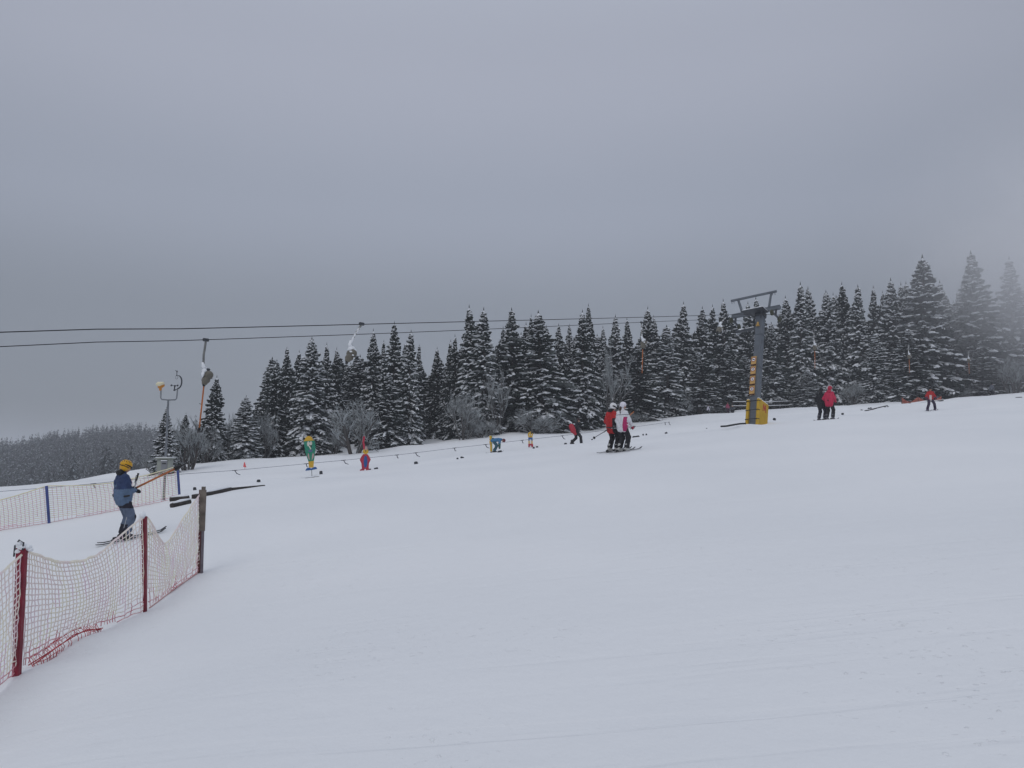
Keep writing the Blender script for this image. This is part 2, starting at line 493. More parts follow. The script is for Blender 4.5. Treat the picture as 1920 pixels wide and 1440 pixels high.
def spruce_proto(seed, snow=.7, H=10.0, RR=2.0, bare=.04, gap=.30, irregular=.25, power=.85, rime=.0):
    rnd = random.Random(seed)
    mb = MB()
    z = H * bare
    ph = rnd.uniform(0, 6)
    lop = [rnd.uniform(1 - irregular, 1 + irregular * .6) for _ in range(9)]
    while z < H * .975:
        f = z / H
        prof = max(0, 1 - f) ** (power - .10) * (1 - .30 * max(0, .16 - f) / .16) * min(1, ((1 - f) / .14)) ** .55
        nb = rnd.randint(6, 8) if f < .8 else rnd.randint(4, 6)
        ph += rnd.uniform(.3, 1.2)
        for q in range(nb):
            if rnd.random() < .07: continue
            az = ph + 2 * math.pi * q / nb + rnd.uniform(-.3, .3)
            sec = (az / (2 * math.pi) * 9) % 9
            w = lop[int(sec)] * (1 - sec % 1) + lop[(int(sec) + 1) % 9] * (sec % 1)
            Lb = RR * prof * rnd.uniform(.66, 1.16) * w + .03
            el = R(-23 + 62 * f ** 1.5 + 16 * max(0, f - .85) / .15 + rnd.uniform(-11, 9))
            dr = (.36 - .24 * f) * rnd.uniform(.5, 1.6)
            h = Vector((math.cos(az), math.sin(az), 0)); sd = Vector((-h.y, h.x, 0))
            root = Vector((0, 0, z + rnd.uniform(-.12, .12)))
            yaw = rnd.uniform(-.12, .12)
            def P(t):
                return root + h * (Lb * t * math.cos(el)) + sd * (Lb * yaw * t * t) + Vector((0, 0, Lb * (math.sin(el) * t - dr * t * t + .12 * t ** 4)))
            mi_n = 2 if rnd.random() < rime else 0
            spindle(mb, P(0), P(1), .045 + .012 * Lb, 3, mi_n)
            ns = snow * rnd.uniform(.55, 1.25)
            # hanging needle curtains close the inside of the crown
            m_ = max(2, int(Lb / .34))
            for k in range(m_):
                t0 = k / m_; t1 = (k + 1.25) / m_
                a, b2 = P(t0), P(min(1, t1)); dn = Vector((rnd.uniform(-.06, .06), rnd.uniform(-.06, .06), -(.16 + .20 * rnd.random()) * (1 - .4 * t0) * min(1, Lb)))
                mb.add([a, b2, b2 + dn * rnd.uniform(.4, 1), (a + b2) / 2 + dn * 1.25, a + dn * rnd.uniform(.4, 1)], [(0, 1, 2, 3, 4)], mi_n)
            # side twigs
            nt_ = max(2, min(7, int(Lb / .25)))
            for k in range(nt_):
                t = .22 + .74 * (k + rnd.uniform(.1, .9)) / nt_
                for sgn in (-1, 1):
                    tl_ = (.40 * Lb * (1 - t) ** .8 + .13) * rnd.uniform(.7, 1.2)
                    a = P(t); d = (h * rnd.uniform(.5, .9) + sd * sgn * rnd.uniform(.6, 1.0)).normalized()
                    b2 = a + d * tl_ + Vector((0, 0, -tl_ * rnd.uniform(.12, .45 + .35 * (1 - f))))
                    spindle(mb, a, b2, .045 + .02 * rnd.random(), 3, mi_n)
                    dn = Vector((0, 0, -.10 - .14 * rnd.random()))
                    mb.add([a, b2, (a + b2) / 2 + dn], [(0, 1, 2)], mi_n)
                    if rnd.random() < ns * .86:
                        up = Vector((0, 0, .045))
                        s0 = a + (b2 - a) * rnd.uniform(.1, .35) + up; s1 = a + (b2 - a) * rnd.uniform(.85, 1.08) + up * .6
                        spindle(mb, s0, s1, rnd.uniform(.04, .085), 4, 1 if rnd.random() < .66 else 3, .75, rnd)
            # the cushion along the bough
            if rnd.random() < ns * 1.25:
                t0 = rnd.uniform(.12, .45); t1 = rnd.uniform(.8, 1.04)
                segs = 3 if Lb > .9 else 1
                for k in range(segs):
                    a = P(t0 + (t1 - t0) * k / segs) + Vector((0, 0, .06)); b2 = P(t0 + (t1 - t0) * (k + 1.15) / segs) + Vector((0, 0, .05))
                    if rnd.random() < .86:
                        spindle(mb, a, b2, rnd.uniform(.05, .085) + .028 * Lb, 5, 1, .8, rnd)
        z += gap * (1 - .45 * f - .22 * max(0, f - .8) / .2) * rnd.uniform(.8, 1.25)
    spindle(mb, Vector((0, 0, H * .92)), Vector((0, 0, H * 1.02)), .05, 3, 0)
    spindle(mb, Vector((0, 0, H * .955)), Vector((0, 0, H * .995)), .06, 4, 1)
    crown = mb.mesh("crown", [M_NEEDLE, M_TSNOW, M_RIME, M_GSNOW])
    tb = MB(); tb.tube([(0, 0, -.9), (0, 0, 0), (rnd.uniform(-.05, .05), 0, H * .4), (0, 0, H * .97)], [.19, .16, .10, .015], 7)
    trunk = tb.mesh("trunk", [M_BARK], True)
    return crown, trunk
PROTO = {}
for k_, (sn, kw) in {'a': (.82, dict(power=.9, rime=.12)), 'b': (.62, dict(gap=.33, irregular=.3, power=.95, rime=.1)), 'c': (1.0, dict(gap=.31, rime=.3, power=.88)),
                     'd': (.46, dict(gap=.29, power=.9, rime=.06)), 'e': (1.1, dict(irregular=.35, rime=.35, power=.82)), 'f': (.55, dict(irregular=.4, gap=.36, power=1.0, rime=.15)),
                     'g': (.70, dict(bare=.16, irregular=.35, power=.85, rime=.15)), 'h': (.55, dict(bare=.22, gap=.34, power=.85, rime=.1))}.items():
    PROTO[k_] = [spruce_proto(11 + ord(k_) * 2 + v, sn * (1, .85)[v], **{**kw, 'irregular': kw.get('irregular', .25) + .12 * v, 'power': kw['power'] + .12 * v, 'gap': kw.get('gap', .3) * (1 + .08 * v)}) for v in (0, 1)]
EDGE = [(-200, 44), (0, 45), (200, 47), (300, 50), (430, 56), (560, 60), (660, 60), (800, 62), (880, 63), (1000, 66), (1100, 70), (1200, 78), (1300, 88), (1500, 98), (1700, 98), (1920, 98), (2400, 100)]
def edge(px): return float(np.interp(px, [e[0] for e in EDGE], [e[1] for e in EDGE]))
rt = random.Random(5)
def plant_tree(kind, px, py, dY, wpx, label, group):
    """a spruce whose tip shows at photo pixel (px, py), dY metres behind the edge of the wood, wpx = half width of the crown"""
    Y = edge(px) + dY
    top = at(px, py, Y)
    p = on_ground(px, Y)
    hgt = top.z - p.z
    s = hgt / 10.2
    sx = wpx * 1.16 * Y / F / 2.0
    t = thing("spruce_tree", label, "tree", (top.x, Y, gz(top.x, Y) - .15), Matrix.Rotation(R(rt.uniform(-1.8, 1.8)), 3, 'Y') @ Matrix.Rotation(rt.uniform(0, 6.28), 3, 'Z'), group, (sx * rt.uniform(.95, 1.05), sx, s))
    cr, tr = PROTO[kind][rt.randint(0, 1)]
    for nm, me_ in (("crown", cr), ("trunk", tr)):
        o = bpy.data.objects.new(nm, me_); COL.objects.link(o); o.parent = t
    return t
G1, G2 = "snowy spruces along the front of the wood", "spruce tops rising behind the front trees"
FRONT = [
 ('a', 312, 757, -3, 29, "slim spruce standing right behind the weather mast pole", G1),
 ('d', 347, 769, 4, 22, "small spruce top between the weather mast and the hanging orange bar", G1),
 ('d', 403, 698, 2, 33, "isolated dark spruce behind the first hanging tow bar", G1),
 ('e', 463, 736, .5, 44, "short heavily snowed spruce at the wood's left end beside frosted scrub", G1),
 ('b', 482, 752, 5, 26, "low spruce top peeking out right of the short heavily snowed spruce", G2),
 ('d', 521, 673, 2, 40, "dark spruce that begins the close stand above the scrub, first from the left", G1),
 ('f', 543, 645, 5, 34, "left of two dark twin tops next to the start of the stand", G2),
 ('d', 558, 651, 7, 30, "right of two dark twin tops next to the start of the stand", G2),
 ('c', 588, 626, .8, 58, "greyish tall spruce directly behind the green cutout figure", G1),
 ('b', 617, 637, 6, 34, "thin spruce top just right of the greyish spruce behind the green cutout", G2),
 ('d', 634, 646, 9, 30, "spruce top just left of the snow crusted tow bar box", G2),
 ('f', 652, 668, 12, 28, "lowest spruce top behind the snow crusted tow bar box", G2),
 ('a', 699, 611, 5, 38, "spruce behind the bent tow bar hanger arm, pointed top above the lower cable", G1),
 ('f', 716, 632, 8, 30, "spruce top in the notch left of the tallest one above the red cutout", G2),
 ('b', 740, 597, 3, 46, "tallest spruce above the red cutout figure, tip over the upper cable", G1),
 ('c', 765, 613, 1.5, 46, "bushy spruce right of the tallest one above the red cutout", G1),
 ('b', 730, 690, .2, 50, "lower front spruce with drooping snowy boughs right of the round frosted bush", G1),
 ('f', 784, 641, 6, 26, "narrow spruce top left of the dip in the skyline", G2),
 ('d', 817, 646, 9, 30, "spruce top in the dip of the skyline", G2),
 ('b', 845, 632, 6, 34, "spruce top on the right side of the skyline dip", G2),
 ('d', 858, 622, 4, 30, "dark narrow spruce left of the pair of tall tops above the bent over person", G2),
 ('a', 887, 566, 2.5, 52, "left spruce of the pair of tall tops above the bent over person", G1),
 ('c', 907, 571, 1.2, 60, "right spruce of the pair of tall tops above the bent over person", G1),
 ('d', 938, 606, 7, 30, "low spruce top between the tall pair and the broad dark one", G2),
 ('f', 962, 572, 2, 62, "broad dark spruce with a snow streaked trunk line above the small striped cutout", G1),
 ('b', 989, 584, 9, 30, "slender spruce top just left of the even cone shaped spruce", G2),
 ('a', 1016, 577, .6, 74, "even cone shaped spruce above the low frosted shrub, boughs reaching far down", G1),
 ('b', 1048, 602, 8, 34, "left of two greyer tops right of the even cone shaped spruce", G2),
 ('c', 1064, 603, 10, 28, "right of two greyer tops right of the even cone shaped spruce", G2),
 ('a', 1090, 576, 3, 50, "dark bodied spruce behind the walking person in black", G1),
 ('b', 1105, 565, 6, 34, "tall thin spruce tip just right of the dark one behind the walking person", G2),
 ('c', 1131, 607, 9, 30, "pale spruce top left of the frosted broadleaf tree", G2),
 ('c', 1148, 586, 7, 44, "pale grey spruce behind the tall frosted broadleaf tree", G2),
 ('b', 1178, 592, 8, 38, "grey spruce left of the second hanging tow bar", G2),
 ('a', 1210, 571, 6, 46, "tall spruce directly behind the second hanging tow bar", G2),
 ('d', 1192, 640, 1, 56, "dark lower spruce behind the white jacketed skier", G1),
 ('b', 1231, 587, 9, 30, "spruce top right of the second hanging tow bar", G2),
 ('e', 1247, 606, .8, 66, "wide snow loaded spruce behind the end of the rope lift", G1),
 ('a', 1277, 562, 5, 44, "high pointed spruce right of the wide snow loaded one", G2),
 ('b', 1311, 571, 4, 44, "spruce left of the pylon under the upper cable, sharp tip", G2),
 ('d', 1336, 567, 6, 36, "spruce top left of the pylon's crossarm end", G2),
 ('g', 1310, 655, 1, 60, "lower spruce above the far skier in dark clothes with a pale jacket", G1),
 ('h', 1358, 557, 4, 42, "spruce top touching the left end of the pylon's top bar", G2),
 ('h', 1365, 640, 3, 50, "shaded spruce above the two small children by the pylon", G1),
 ('h', 1396, 562, 6, 40, "spruce top seen inside the pylon's top frame, left one", G2),
 ('h', 1421, 553, 5, 42, "spruce top seen inside the pylon's top frame, right one", G2),
 ('g', 1395, 660, 5, 54, "spruce directly behind the lower part of the pylon column", G1),
 ('g', 1445, 600, 3, 50, "spruce close behind the right edge of the pylon column", G1),
 ('a', 1475, 551, 5, 44, "spruce right of the pylon's crossarm end", G2),
 ('c', 1497, 525, 2, 52, "left of the two high tops right of the pylon", G1),
 ('c', 1513, 535, 4, 42, "right of the two high tops right of the pylon", G2),
 ('c', 1512, 690, -1.0, 44, "low snowy spruce right of the yellow padded pylon base", G1),
 ('c', 1553, 540, 3, 50, "spruce behind the third hanging tow bar", G1),
 ('a', 1562, 545, 8, 36, "spruce top touching the one behind the third tow bar", G2),
 ('d', 1580, 525, 8, 40, "darker spruce top behind the pair in black and pink red", G2),
 ('e', 1605, 530, 2, 50, "white crusted slim spruce right of the pair in black and pink red", G1),
 ('b', 1632, 532, 7, 36, "spruce top in the gap right of the white crusted slim spruce", G2),
 ('d', 1648, 541, 10, 30, "lowest spruce top left of the big conical spruces", G2),
 ('c', 1669, 518, 3, 54, "spruce left of the big one over the orange net, paler side", G1),
 ('a', 1684, 526, 7, 40, "spruce top tucked against the left side of the big spruce over the orange net", G2),
 ('e', 1640, 620, 0.4, 52, "front spruce with spreading snowy boughs left of the orange net", G1),
 ('a', 1721, 473, 1.5, 84, "big spruce towering over the orange net fence", G1),
 ('c', 1757, 524, 5, 56, "spruce behind the right flank of the big one over the orange net", G2),
 ('b', 1700, 610, -.6, 62, "dark footed front spruce just behind the orange net", G1),
 ('f', 1821, 468, 3, 82, "tall ragged spruce half lost in mist, second from the right edge", G1),
 ('b', 1832, 640, 0.5, 58, "lower dark spruce in front of the tall ragged one in mist", G1),
 ('f', 1890, 478, 6, 74, "palest spruce dissolving in mist at the right edge of the wood", G1),
 ('a', 1790, 560, 14, 40, "misty spruce top in the gap between the two tallest on the right", G2),
]
for a in FRONT: plant_tree(*a)
# the close stand behind, of which only slivers of bough show between the front trees
SKY = sorted([(a[1], a[2]) for a in FRONT if a[2] < 700 and a[1] > 500])
n_fill = 0
for px in range(505, 2040, 26):
    for row in range(2):
        x = px + rt.uniform(-10, 10)
        lim = min([q[1] + abs(q[0] - x) * 1.3 for q in SKY] + [640])
        y = min(690, lim + rt.uniform(14, 52) + row * 10)
        x2 = x
        plant_tree(rt.choice('abdfgh'), x2, y, 10 + row * 8 + rt.uniform(0, 5), rt.uniform(44, 64),
                   "dark snow dusted spruce filling the gaps deep inside the close stand", "spruces deep inside the close stand")
        n_fill += 1
# a last few beyond the right edge of the photo, continuing the wood
for x, y in ((1960, 500), (2030, 520), (2100, 540)):
    plant_tree('a', x, y, 4, 70, "mist veiled spruce continuing the wood past its palest tree", "spruces past the palest tree")

# ------------------------------------------------------------------ frosted broadleaf scrub
M_TWIG = mat("dark_twigs", (.085, .08, .078), .9, var=.3, scale=6)
M_FROST = mat("frosted_twigs", (.35, .375, .385), .85, var=.25, scale=5)
def bush_proto(seed, stems=7, spread=.5, levels=4, trunk=0.0, up=.35, kids=(3, 5)):
    rnd = random.Random(seed); mb = MB(); tb = MB()
    def grow(p, d, ln, r, lev):
        d = d.normalized()
        mid = p + d * ln * .5 + Vector((rnd.uniform(-1, 1), rnd.uniform(-1, 1), rnd.uniform(-.5, .5))) * ln * .08
        e = p + d * ln
        tgt = tb if (lev == levels and trunk) else mb
        frosted = (lev <= 1 and rnd.random() < .8) or (lev == 2 and rnd.random() < .45)
        tgt.tube([p, mid, e], [r, r * .8, r * .55], 3 if lev < 3 else 5, 1 if frosted and tgt is mb else 0, cap=False)
        if lev > 1 and rnd.random() < .7:      # snow lying along the upper side
            mb.tube([p + Vector((0, 0, r)), mid + Vector((0, 0, r)), e + Vector((0, 0, r * .6))], [r * .6, r * .8, r * .4], 3, 1, cap=False)
        if lev == 0: return
        for q in range(rnd.randint(*kids)):
            f = rnd.uniform(.3, 1.0); s = p + d * ln * f
            nd = d + Vector((rnd.uniform(-1, 1), rnd.uniform(-1, 1), rnd.uniform(-.7, .9))) * .85 + Vector((0, 0, up * .3))
            grow(s, nd, ln * rnd.uniform(.48, .72), r * .58, lev - 1)
    for q in range(stems):
        a = 2 * math.pi * q / stems + rnd.uniform(-.4, .4)
        o = Vector((math.cos(a), math.sin(a), 0))
        if trunk: grow(Vector((0, 0, -.1)) + o * .03, o * spread * .5 + Vector((0, 0, 1)), .42, .028, levels)
        else: grow(o * .06 + Vector((0, 0, -.06)), o * spread * rnd.uniform(.3, 1.6) + Vector((0, 0, 1)), .45, .014, levels)
    vs = np.array(mb.v); zm = np.percentile(vs[:, 2], 99.5); rm = np.percentile(np.hypot(vs[:, 0], vs[:, 1]), 98)
    sc = Vector((.5 / rm, .5 / rm, 1 / zm))
    for q in (mb, tb): q.v = [(v[0] * sc.x, v[1] * sc.y, v[2] * sc.z) for v in q.v]
    if not trunk:   # the lowest stems read as the trunk part
        tb.tube([(0, 0, -.1), (.01, 0, .12), (.03, .02, .3)], [.03, .022, .008], 6)
    return mb.mesh("crown", [M_TWIG, M_FROST]), tb.mesh("trunk", [M_BARK], True)
BUSH = {'dome': bush_proto(31, 9, .9), 'dome2': bush_proto(32, 8, .7), 'tree': bush_proto(33, 4, .8, trunk=1), 'tall': bush_proto(34, 4, .22, up=1.2), 'low': bush_proto(35, 12, 1.4)}
def plant_bush(kind, px, ytop, dY, wpx, label, group="frost covered bushes at the foot of the wood"):
    Y = edge(px) + dY
    p = on_ground(px, Y); top = at(px, ytop, Y)
    h = max(.8, top.z - p.z); w = wpx * Y / F
    t = thing("frosted_bush", label, "bush", (p.x, Y, p.z), Matrix.Rotation(rt.uniform(0, 6.28), 3, 'Z'), group, (w, w, h))
    for nm, me_ in zip(("crown", "trunk"), BUSH[kind]):
        o = bpy.data.objects.new(nm, me_); COL.objects.link(o); o.parent = t
for a in [
 ('tree', 352, 786, -2.5, 84, "frosted broadleaf bush behind the control box of the weather mast"),
 ('dome', 385, 800, 1.5, 90, "grey frosted thicket under the isolated dark spruce"),
 ('dome2', 428, 778, 3, 74, "rounded frosted thicket between the isolated spruce and the snowed short one"),
 ('low', 290, 850, 2, 60, "low scrub left of the weather mast at the meadow's edge"),
 ('dome2', 497, 770, 1.0, 56, "brownish frosted scrub at the foot of the first dark spruce of the stand"),
 ('tree', 664, 752, -3.0, 108, "round frosted bush on a short dark trunk behind the red cutout"),
 ('dome', 627, 800, .5, 60, "frosted shrub left of the round bush on a dark trunk"),
 ('dome2', 868, 730, -.3, 86, "frosted bush under the pair of tall spruces, left of the bare sapling"),
 ('tall', 934, 690, -.5, 66, "tall bare sapling with snow lined twigs above the rope lift"),
 ('low', 1005, 768, -2.0, 112, "low dome shaped frosted shrub under the even cone shaped spruce"),
 ('low', 905, 780, -.8, 70, "low shrub with snow lined twigs above the bent over person"),
 ('tall', 1146, 655, -1.0, 84, "tall frosted broadleaf tree beside the skier in red"),
 ('low', 1196, 772, -1.2, 54, "snow capped low bush right of the white jacketed skier"),
 ('dome', 1270, 733, -1.5, 84, "rounded grey shrub right of the wide snow loaded spruce"),
 ('low', 1345, 763, -1.0, 70, "low twiggy scrub behind the two small children"),
 ('dome2', 1602, 712, -1.0, 56, "grey frosted shrub right of the pair in black and pink red"),
 ('low', 1800, 728, -.5, 66, "low snowy scrub right of the orange net fence"),
 ('tree', 1898, 672, -2, 70, "bare frosted broadleaf tree in the mist at the right edge"),
]: plant_bush(*a)

# ------------------------------------------------------------------ far wooded hill: one mass of forest
rf = random.Random(9)
mb = MB()
def far_tree(p, h, w):
    n = 15
    for q in range(n):
        f = (q + rf.random()) / n
        z0 = h * (.12 + .86 * f); r_ = w * (1 - f) ** .8 + .12
        for k in range(3):
            a = rf.uniform(0, 6.28); d = Vector((math.cos(a), math.sin(a), 0)); s = Vector((-d.y, d.x, 0))
            o = p + Vector((0, 0, z0)); e = o + d * r_ + Vector((0, 0, -r_ * .35))
            mb.add([o + Vector((0, 0, .5)), e + s * r_ * .38, e + Vector((0, 0, -r_ * .3)), e - s * r_ * .38], [(0, 1, 2), (0, 2, 3)], 0)
            if rf.random() < .62:
                u = Vector((0, 0, .12)); o2 = o + d * r_ * .25
                mb.add([o2 + u * 3, e * .75 + o2 * .25 + s * r_ * .24 + u, e + u, e * .75 + o2 * .25 - s * r_ * .24 + u], [(0, 1, 2), (0, 2, 3)], 1)
cnt = 0
while cnt < 2600:
    Y = 120 + 360 * rf.random() ** .62
    k = rf.uniform(-.78, -.30)
    X = k * Y + rf.uniform(-3, 3)
    if Y < 150 and k < -.5 and rf.random() < .6: continue
    h = rf.uniform(9, 16)
    far_tree(Vector((X, Y, 0)), h, rf.uniform(1.7, 2.9)); cnt += 1
V = np.array(mb.v); 
# each tree was built at z = 0 round its foot; drop it onto the hill
per = []
i0 = 0
hz = height(V[:, 0], V[:, 1])
mb.v = [tuple(v) for v in np.stack([V[:, 0], V[:, 1], V[:, 2] + hz - .5], -1)]
M_FARN = mat("far_needles", (.050, .060, .062), .9, var=.3, scale=.5)
M_FARS = mat("far_frost", (.23, .25, .27), .9, var=.3, scale=.3)
o = mb.build("far_forest", [M_FARN, M_FARS])
tag(o, "distant snow dusted spruce forest covering the hill at far left", "forest", kind="stuff")

# ------------------------------------------------------------------ the drag lift
L1P, LD = Vector((-8.2, 17.0)), Vector((.68, .73)).normalized()
LN = Vector((-LD.y, LD.x))                       # towards the far side
SEP = 2.05
L2P = L1P + LN * SEP
HEAD = math.atan2(LD.y, LD.x)
def on_line(px, py, P):
    """point of the vertical plane through a lift line that shows at a pixel"""
    d = ray(px, py)
    # P + LD t = k d (plan view)
    det = LD.x * -d.y + d.x * LD.y
    k = (LD.x * -P.y + P.x * LD.y) / det
    k = (P.x * LD.y - P.y * LD.x) / (d.x * LD.y - d.y * LD.x)
    return d * k
def sag_line(pts):
    return pts
def cable(name, pix, P, label, r):
    pts = [on_line(x, y, P) for x, y in pix]
    s = [(Vector((p.x, p.y)) - P).dot(LD) for p in pts]
    # smooth curve through the sampled heights
    ss = np.linspace(s[0], s[-1], 60)
    zz = np.interp(ss, s, [p.z for p in pts])
    k = np.array([1, 2, 3, 2, 1]) / 9
    zp = np.concatenate([[zz[0]] * 2, zz, [zz[-1]] * 2]); zz2 = np.convolve(zp, k, 'valid')
    zz2[0], zz2[-1] = zz[0], zz[-1]
    line = [Vector((P.x + LD.x * a, P.y + LD.y * a, z)) for a, z in zip(ss, zz2)]
    slope = (line[1].z - line[0].z) / (ss[1] - ss[0])
    back = [Vector((P.x + LD.x * (ss[0] - q), P.y + LD.y * (ss[0] - q), line[0].z - slope * q)) for q in (34, 20, 10, 4)]
    o0 = line[0]
    mb = MB(); mb.tube([p - o0 for p in back + line], r, 6)
    o = mb.build(name, M_BLACK); o.location = o0
    tag(o, label, "cable", "lift cables")
    return line
C1 = cable("lift_cable", [(0, 623), (340, 617), (678, 608), (1000, 600), (1200, 595), (1330, 591), (1457, 588), (1560, 603), (1640, 612), (1800, 634), (1960, 650)], L1P, "upper of the two black lift cables, nearer one running to the pylon's right end", .012)
C2 = cable("lift_cable", [(0, 650), (200, 643.5), (386, 637), (650, 628), (850, 620), (1100, 609), (1205, 604), (1300, 600), (1378, 598), (1526, 621), (1703, 645), (1815, 656), (1960, 668)], L2P, "lower of the two black lift cables, farther one with bars hanging from it", .011)

M_ARM = mat("arm_steel", (.17, .175, .17), .6, var=.2, scale=5)
M_ARMR = mat("rimed_arm_steel", (.24, .24, .23), .7, color2=(.74, .76, .79), scale=9, thresh=(.42, .50))
M_BOX = mat("olive_grey_plastic", (.13, .12, .098), .55, var=.12, scale=4)
def tow_bar(px, py, P, label, tilt=0.0, box_tilt=0.0, pole=1.07, tow=None, snowy=False, sc=1.0):
    """T-bar hanger clamped to a cable at pixel; tow = (outer end of pole, inner end) in world space when it pulls somebody"""
    top = on_line(px, py, P)
    rot = rz(HEAD)
    t = thing("tow_bar_hanger", label, "tow bar", top, rot, "tow bars of the drag lift", sc)
    Rm = Matrix.Rotation(tilt, 3, 'Y')
    b = MB(); b.box((0, 0, .01), (.16, .07, .08), bevel=.015); b.build("clamp", M_DSTEEL, t)
    arm = [Rm @ Vector(p) for p in ((0, 0, -.02), (-.02, 0, -.16), (-.055, 0, -.38), (-.06, 0, -.60), (-.035, 0, -.70), (.02, 0, -.77))]
    b = MB(); b.tube(arm, [.028, .03, .03, .03, .03, .026], 8); b.build("arm", M_ARMR if snowy else M_ARM, t, True)
    b = MB()
    b.tube([arm[3] + Vector((-.02, 0, .03)), arm[4] + Vector((-.03, 0, .03)), arm[5] + Vector((-.02, 0, .04))], [.03, .045, .05], 8)
    b.build("snow_crust", M_SNOWLUMP, t, True)
    # spring box: two round housings side by side down the rope's exit
    c = arm[-1]
    Rb = Matrix.Rotation(box_tilt, 3, 'Y')
    bx = blend_obj("spring_box", [((.05, -.055, -.14), (.05, .055, -.14), .13, .13), ((-.005, -.045, -.29), (-.005, .045, -.29), .105, .105), ((-.04, -.03, -.38), (-.04, .03, -.38), .07, .07)], M_BOX, t, .016, .02)
    bx.scale = (.86,) * 3; bx.location = c; bx.rotation_euler = (0, box_tilt, 0)
    q = MB(); q.box((.05, 0, .03), (.12, .08, .07), bevel=.02); q.build("bracket", M_DSTEEL, bx)
    q = MB(); q.tube([(-.02, -.125, -.215), (.05, -.13, -.23), (.13, -.12, -.245)], .012, 5); q.build("cover_seam", M_DSTEEL, bx)
    q = MB(); q.tube([(-.055, 0, -.41), (-.06, 0, -.475)], [.05, .04], 8); q.build("rope_guide", M_RUBBER, bx)
    if snowy:
        q = MB()
        for x, y, z, r in ((.03, 0, .02, .12), (-.04, -.02, -.03, .09), (.10, .02, -.0, .09), (-.06, -.11, -.12, .05), (.0, -.16, -.22, .035), (.06, -.17, -.30, .03)): q.ball((x, y, z), (r, r * .9, r * .6), 8, 5, jit=.3)
        q.build("snow_cap", M_SNOWLUMP, bx, True)
    else:
        q = MB(); q.ball((-.07, 0, -.02), (.07, .08, .07), 7, 5, jit=.3); q.ball((-.105, 0, -.12), (.04, .07, .09), 7, 5, jit=.3); q.build("snow_cap", M_SNOWLUMP, bx, True)
    if tow is None:
        e = c + Rb @ Vector((-.052, 0, -.40))
        d = Vector((-.07, 0, -1)).normalized()
        b = MB(); b.tube([e, e + d * pole], .021, 8); pl = b.build("pole", M_ORANGE, t, True)
        b = MB(); b.tube([e + d * (pole * .44) + Vector((-.07, 0, .01)), e + d * (pole * .44)], .008, 5)
        b.tube([e + d * pole, e + d * (pole + .07)], .03, 8); pl2 = b.build("pole_end", M_RUBBER, t)
        k = e + d * (pole + .06)
        b = MB(); b.tube([k + Vector((-.10, -.40, .015)), k + Vector((-.03, -.2, -.045)), k + Vector((0, 0, -.03)), k + Vector((.06, .2, -.045)), k + Vector((.16, .42, .04))], [.018, .024, .03, .024, .018], 7)
        b.build("crossbar", M_RUBBER, t, True)
        b = MB()
        for i in range(5):
            b.ball(e + d * (pole * rt.uniform(.35, .95)) + Vector((.0, .01, 0)), (.026, .026, .03), 6, 4, jit=.3)
        b.build("snow_spots", M_SNOWLUMP, t, True)
    else:
        inner, outer = tow                       # inner = end at the rider, outer = end nearest the box
        inv = rot.to_4x4().inverted() @ Matrix.Translation(-top)
        a, o_ = inv @ inner / sc, inv @ outer / sc
        d = (o_ - a).normalized()
        b = MB(); b.tube([a, o_], .022, 8); b.build("pole", M_ORANGE, t, True)
        b = MB(); b.tube([o_, o_ + d * .05, o_ + d * .10, o_ + d * .15], [.045, .062, .055, .03], 9)
        b.tube([o_ + d * .13, o_ + d * .32], [.022, .008], 6); b.build("cord_cone", M_RUBBER, t, True)
        b = MB(); s = Vector((0, 1, 0)); b.tube([a - s * .42 + d * .04, a - s * .2 - d * .03, a, a + s * .2 - d * .03, a + s * .42 + d * .04], [.018, .024, .03, .024, .018], 7); b.build("crossbar", M_RUBBER, t, True)
        b = MB(); b.tube([o_ + d * .3, c + Rb @ Vector((-.052, 0, -.40))], .0022, 4); b.build("cord", M_BLACK, t)
    return t
tow_bar(386, 638, L2P, "first hanging tow bar from the left, olive box over an orange pole against the sky", tilt=R(-2))
tow_bar(1203, 605, L2P, "second hanging tow bar, rimed white arm and orange pole in front of dark spruces", tilt=R(-6), snowy=True)
tow_bar(1526, 622, L2P, "third hanging tow bar, above the pair in black and pink red", tilt=R(-4), snowy=True)
tow_bar(1703, 645, L2P, "fourth hanging tow bar in front of the big spruce over the orange net", tilt=R(-4), snowy=True)
tow_bar(1815, 656, L2P, "farthest hanging tow bar, faint in the mist near the right edge", tilt=R(-4), snowy=True)

# ------------------------------------------------------------------ pylon
M_PGREY = mat("pylon_paint", (.115, .13, .15), .55, var=.14, scale=3, bump=.08)
M_YEL = mat("yellow_mat", (.52, .32, .02), .6, var=.10, scale=3, bump=.08)
M_RED = mat("red_paint", (.42, .035, .03), .6)
pb = at(1414, 797, 38.6)
pmid = Vector((pb.x, pb.y))
pb = Vector((pb.x, pb.y, gz(pb.x, pb.y)))
lean, roll = R(17), R(3.2)
Az = (Vector((0, 0, 1)) + Vector((LD.x, LD.y, 0)) * math.tan(lean) + Vector((LN.x, LN.y, 0)) * math.tan(roll)).normalized()
Ax = Vector((LD.x, LD.y, 0)); Ay = Az.cross(Ax).normalized(); Ax = Ay.cross(Az)
PR = Matrix((Ax, Ay, Az)).transposed()
PX = thing("lift_pylon", "grey steel lift pylon leaning right with yellow padded foot", "pylon", pb - Az * .0, PR)
H = 6.0
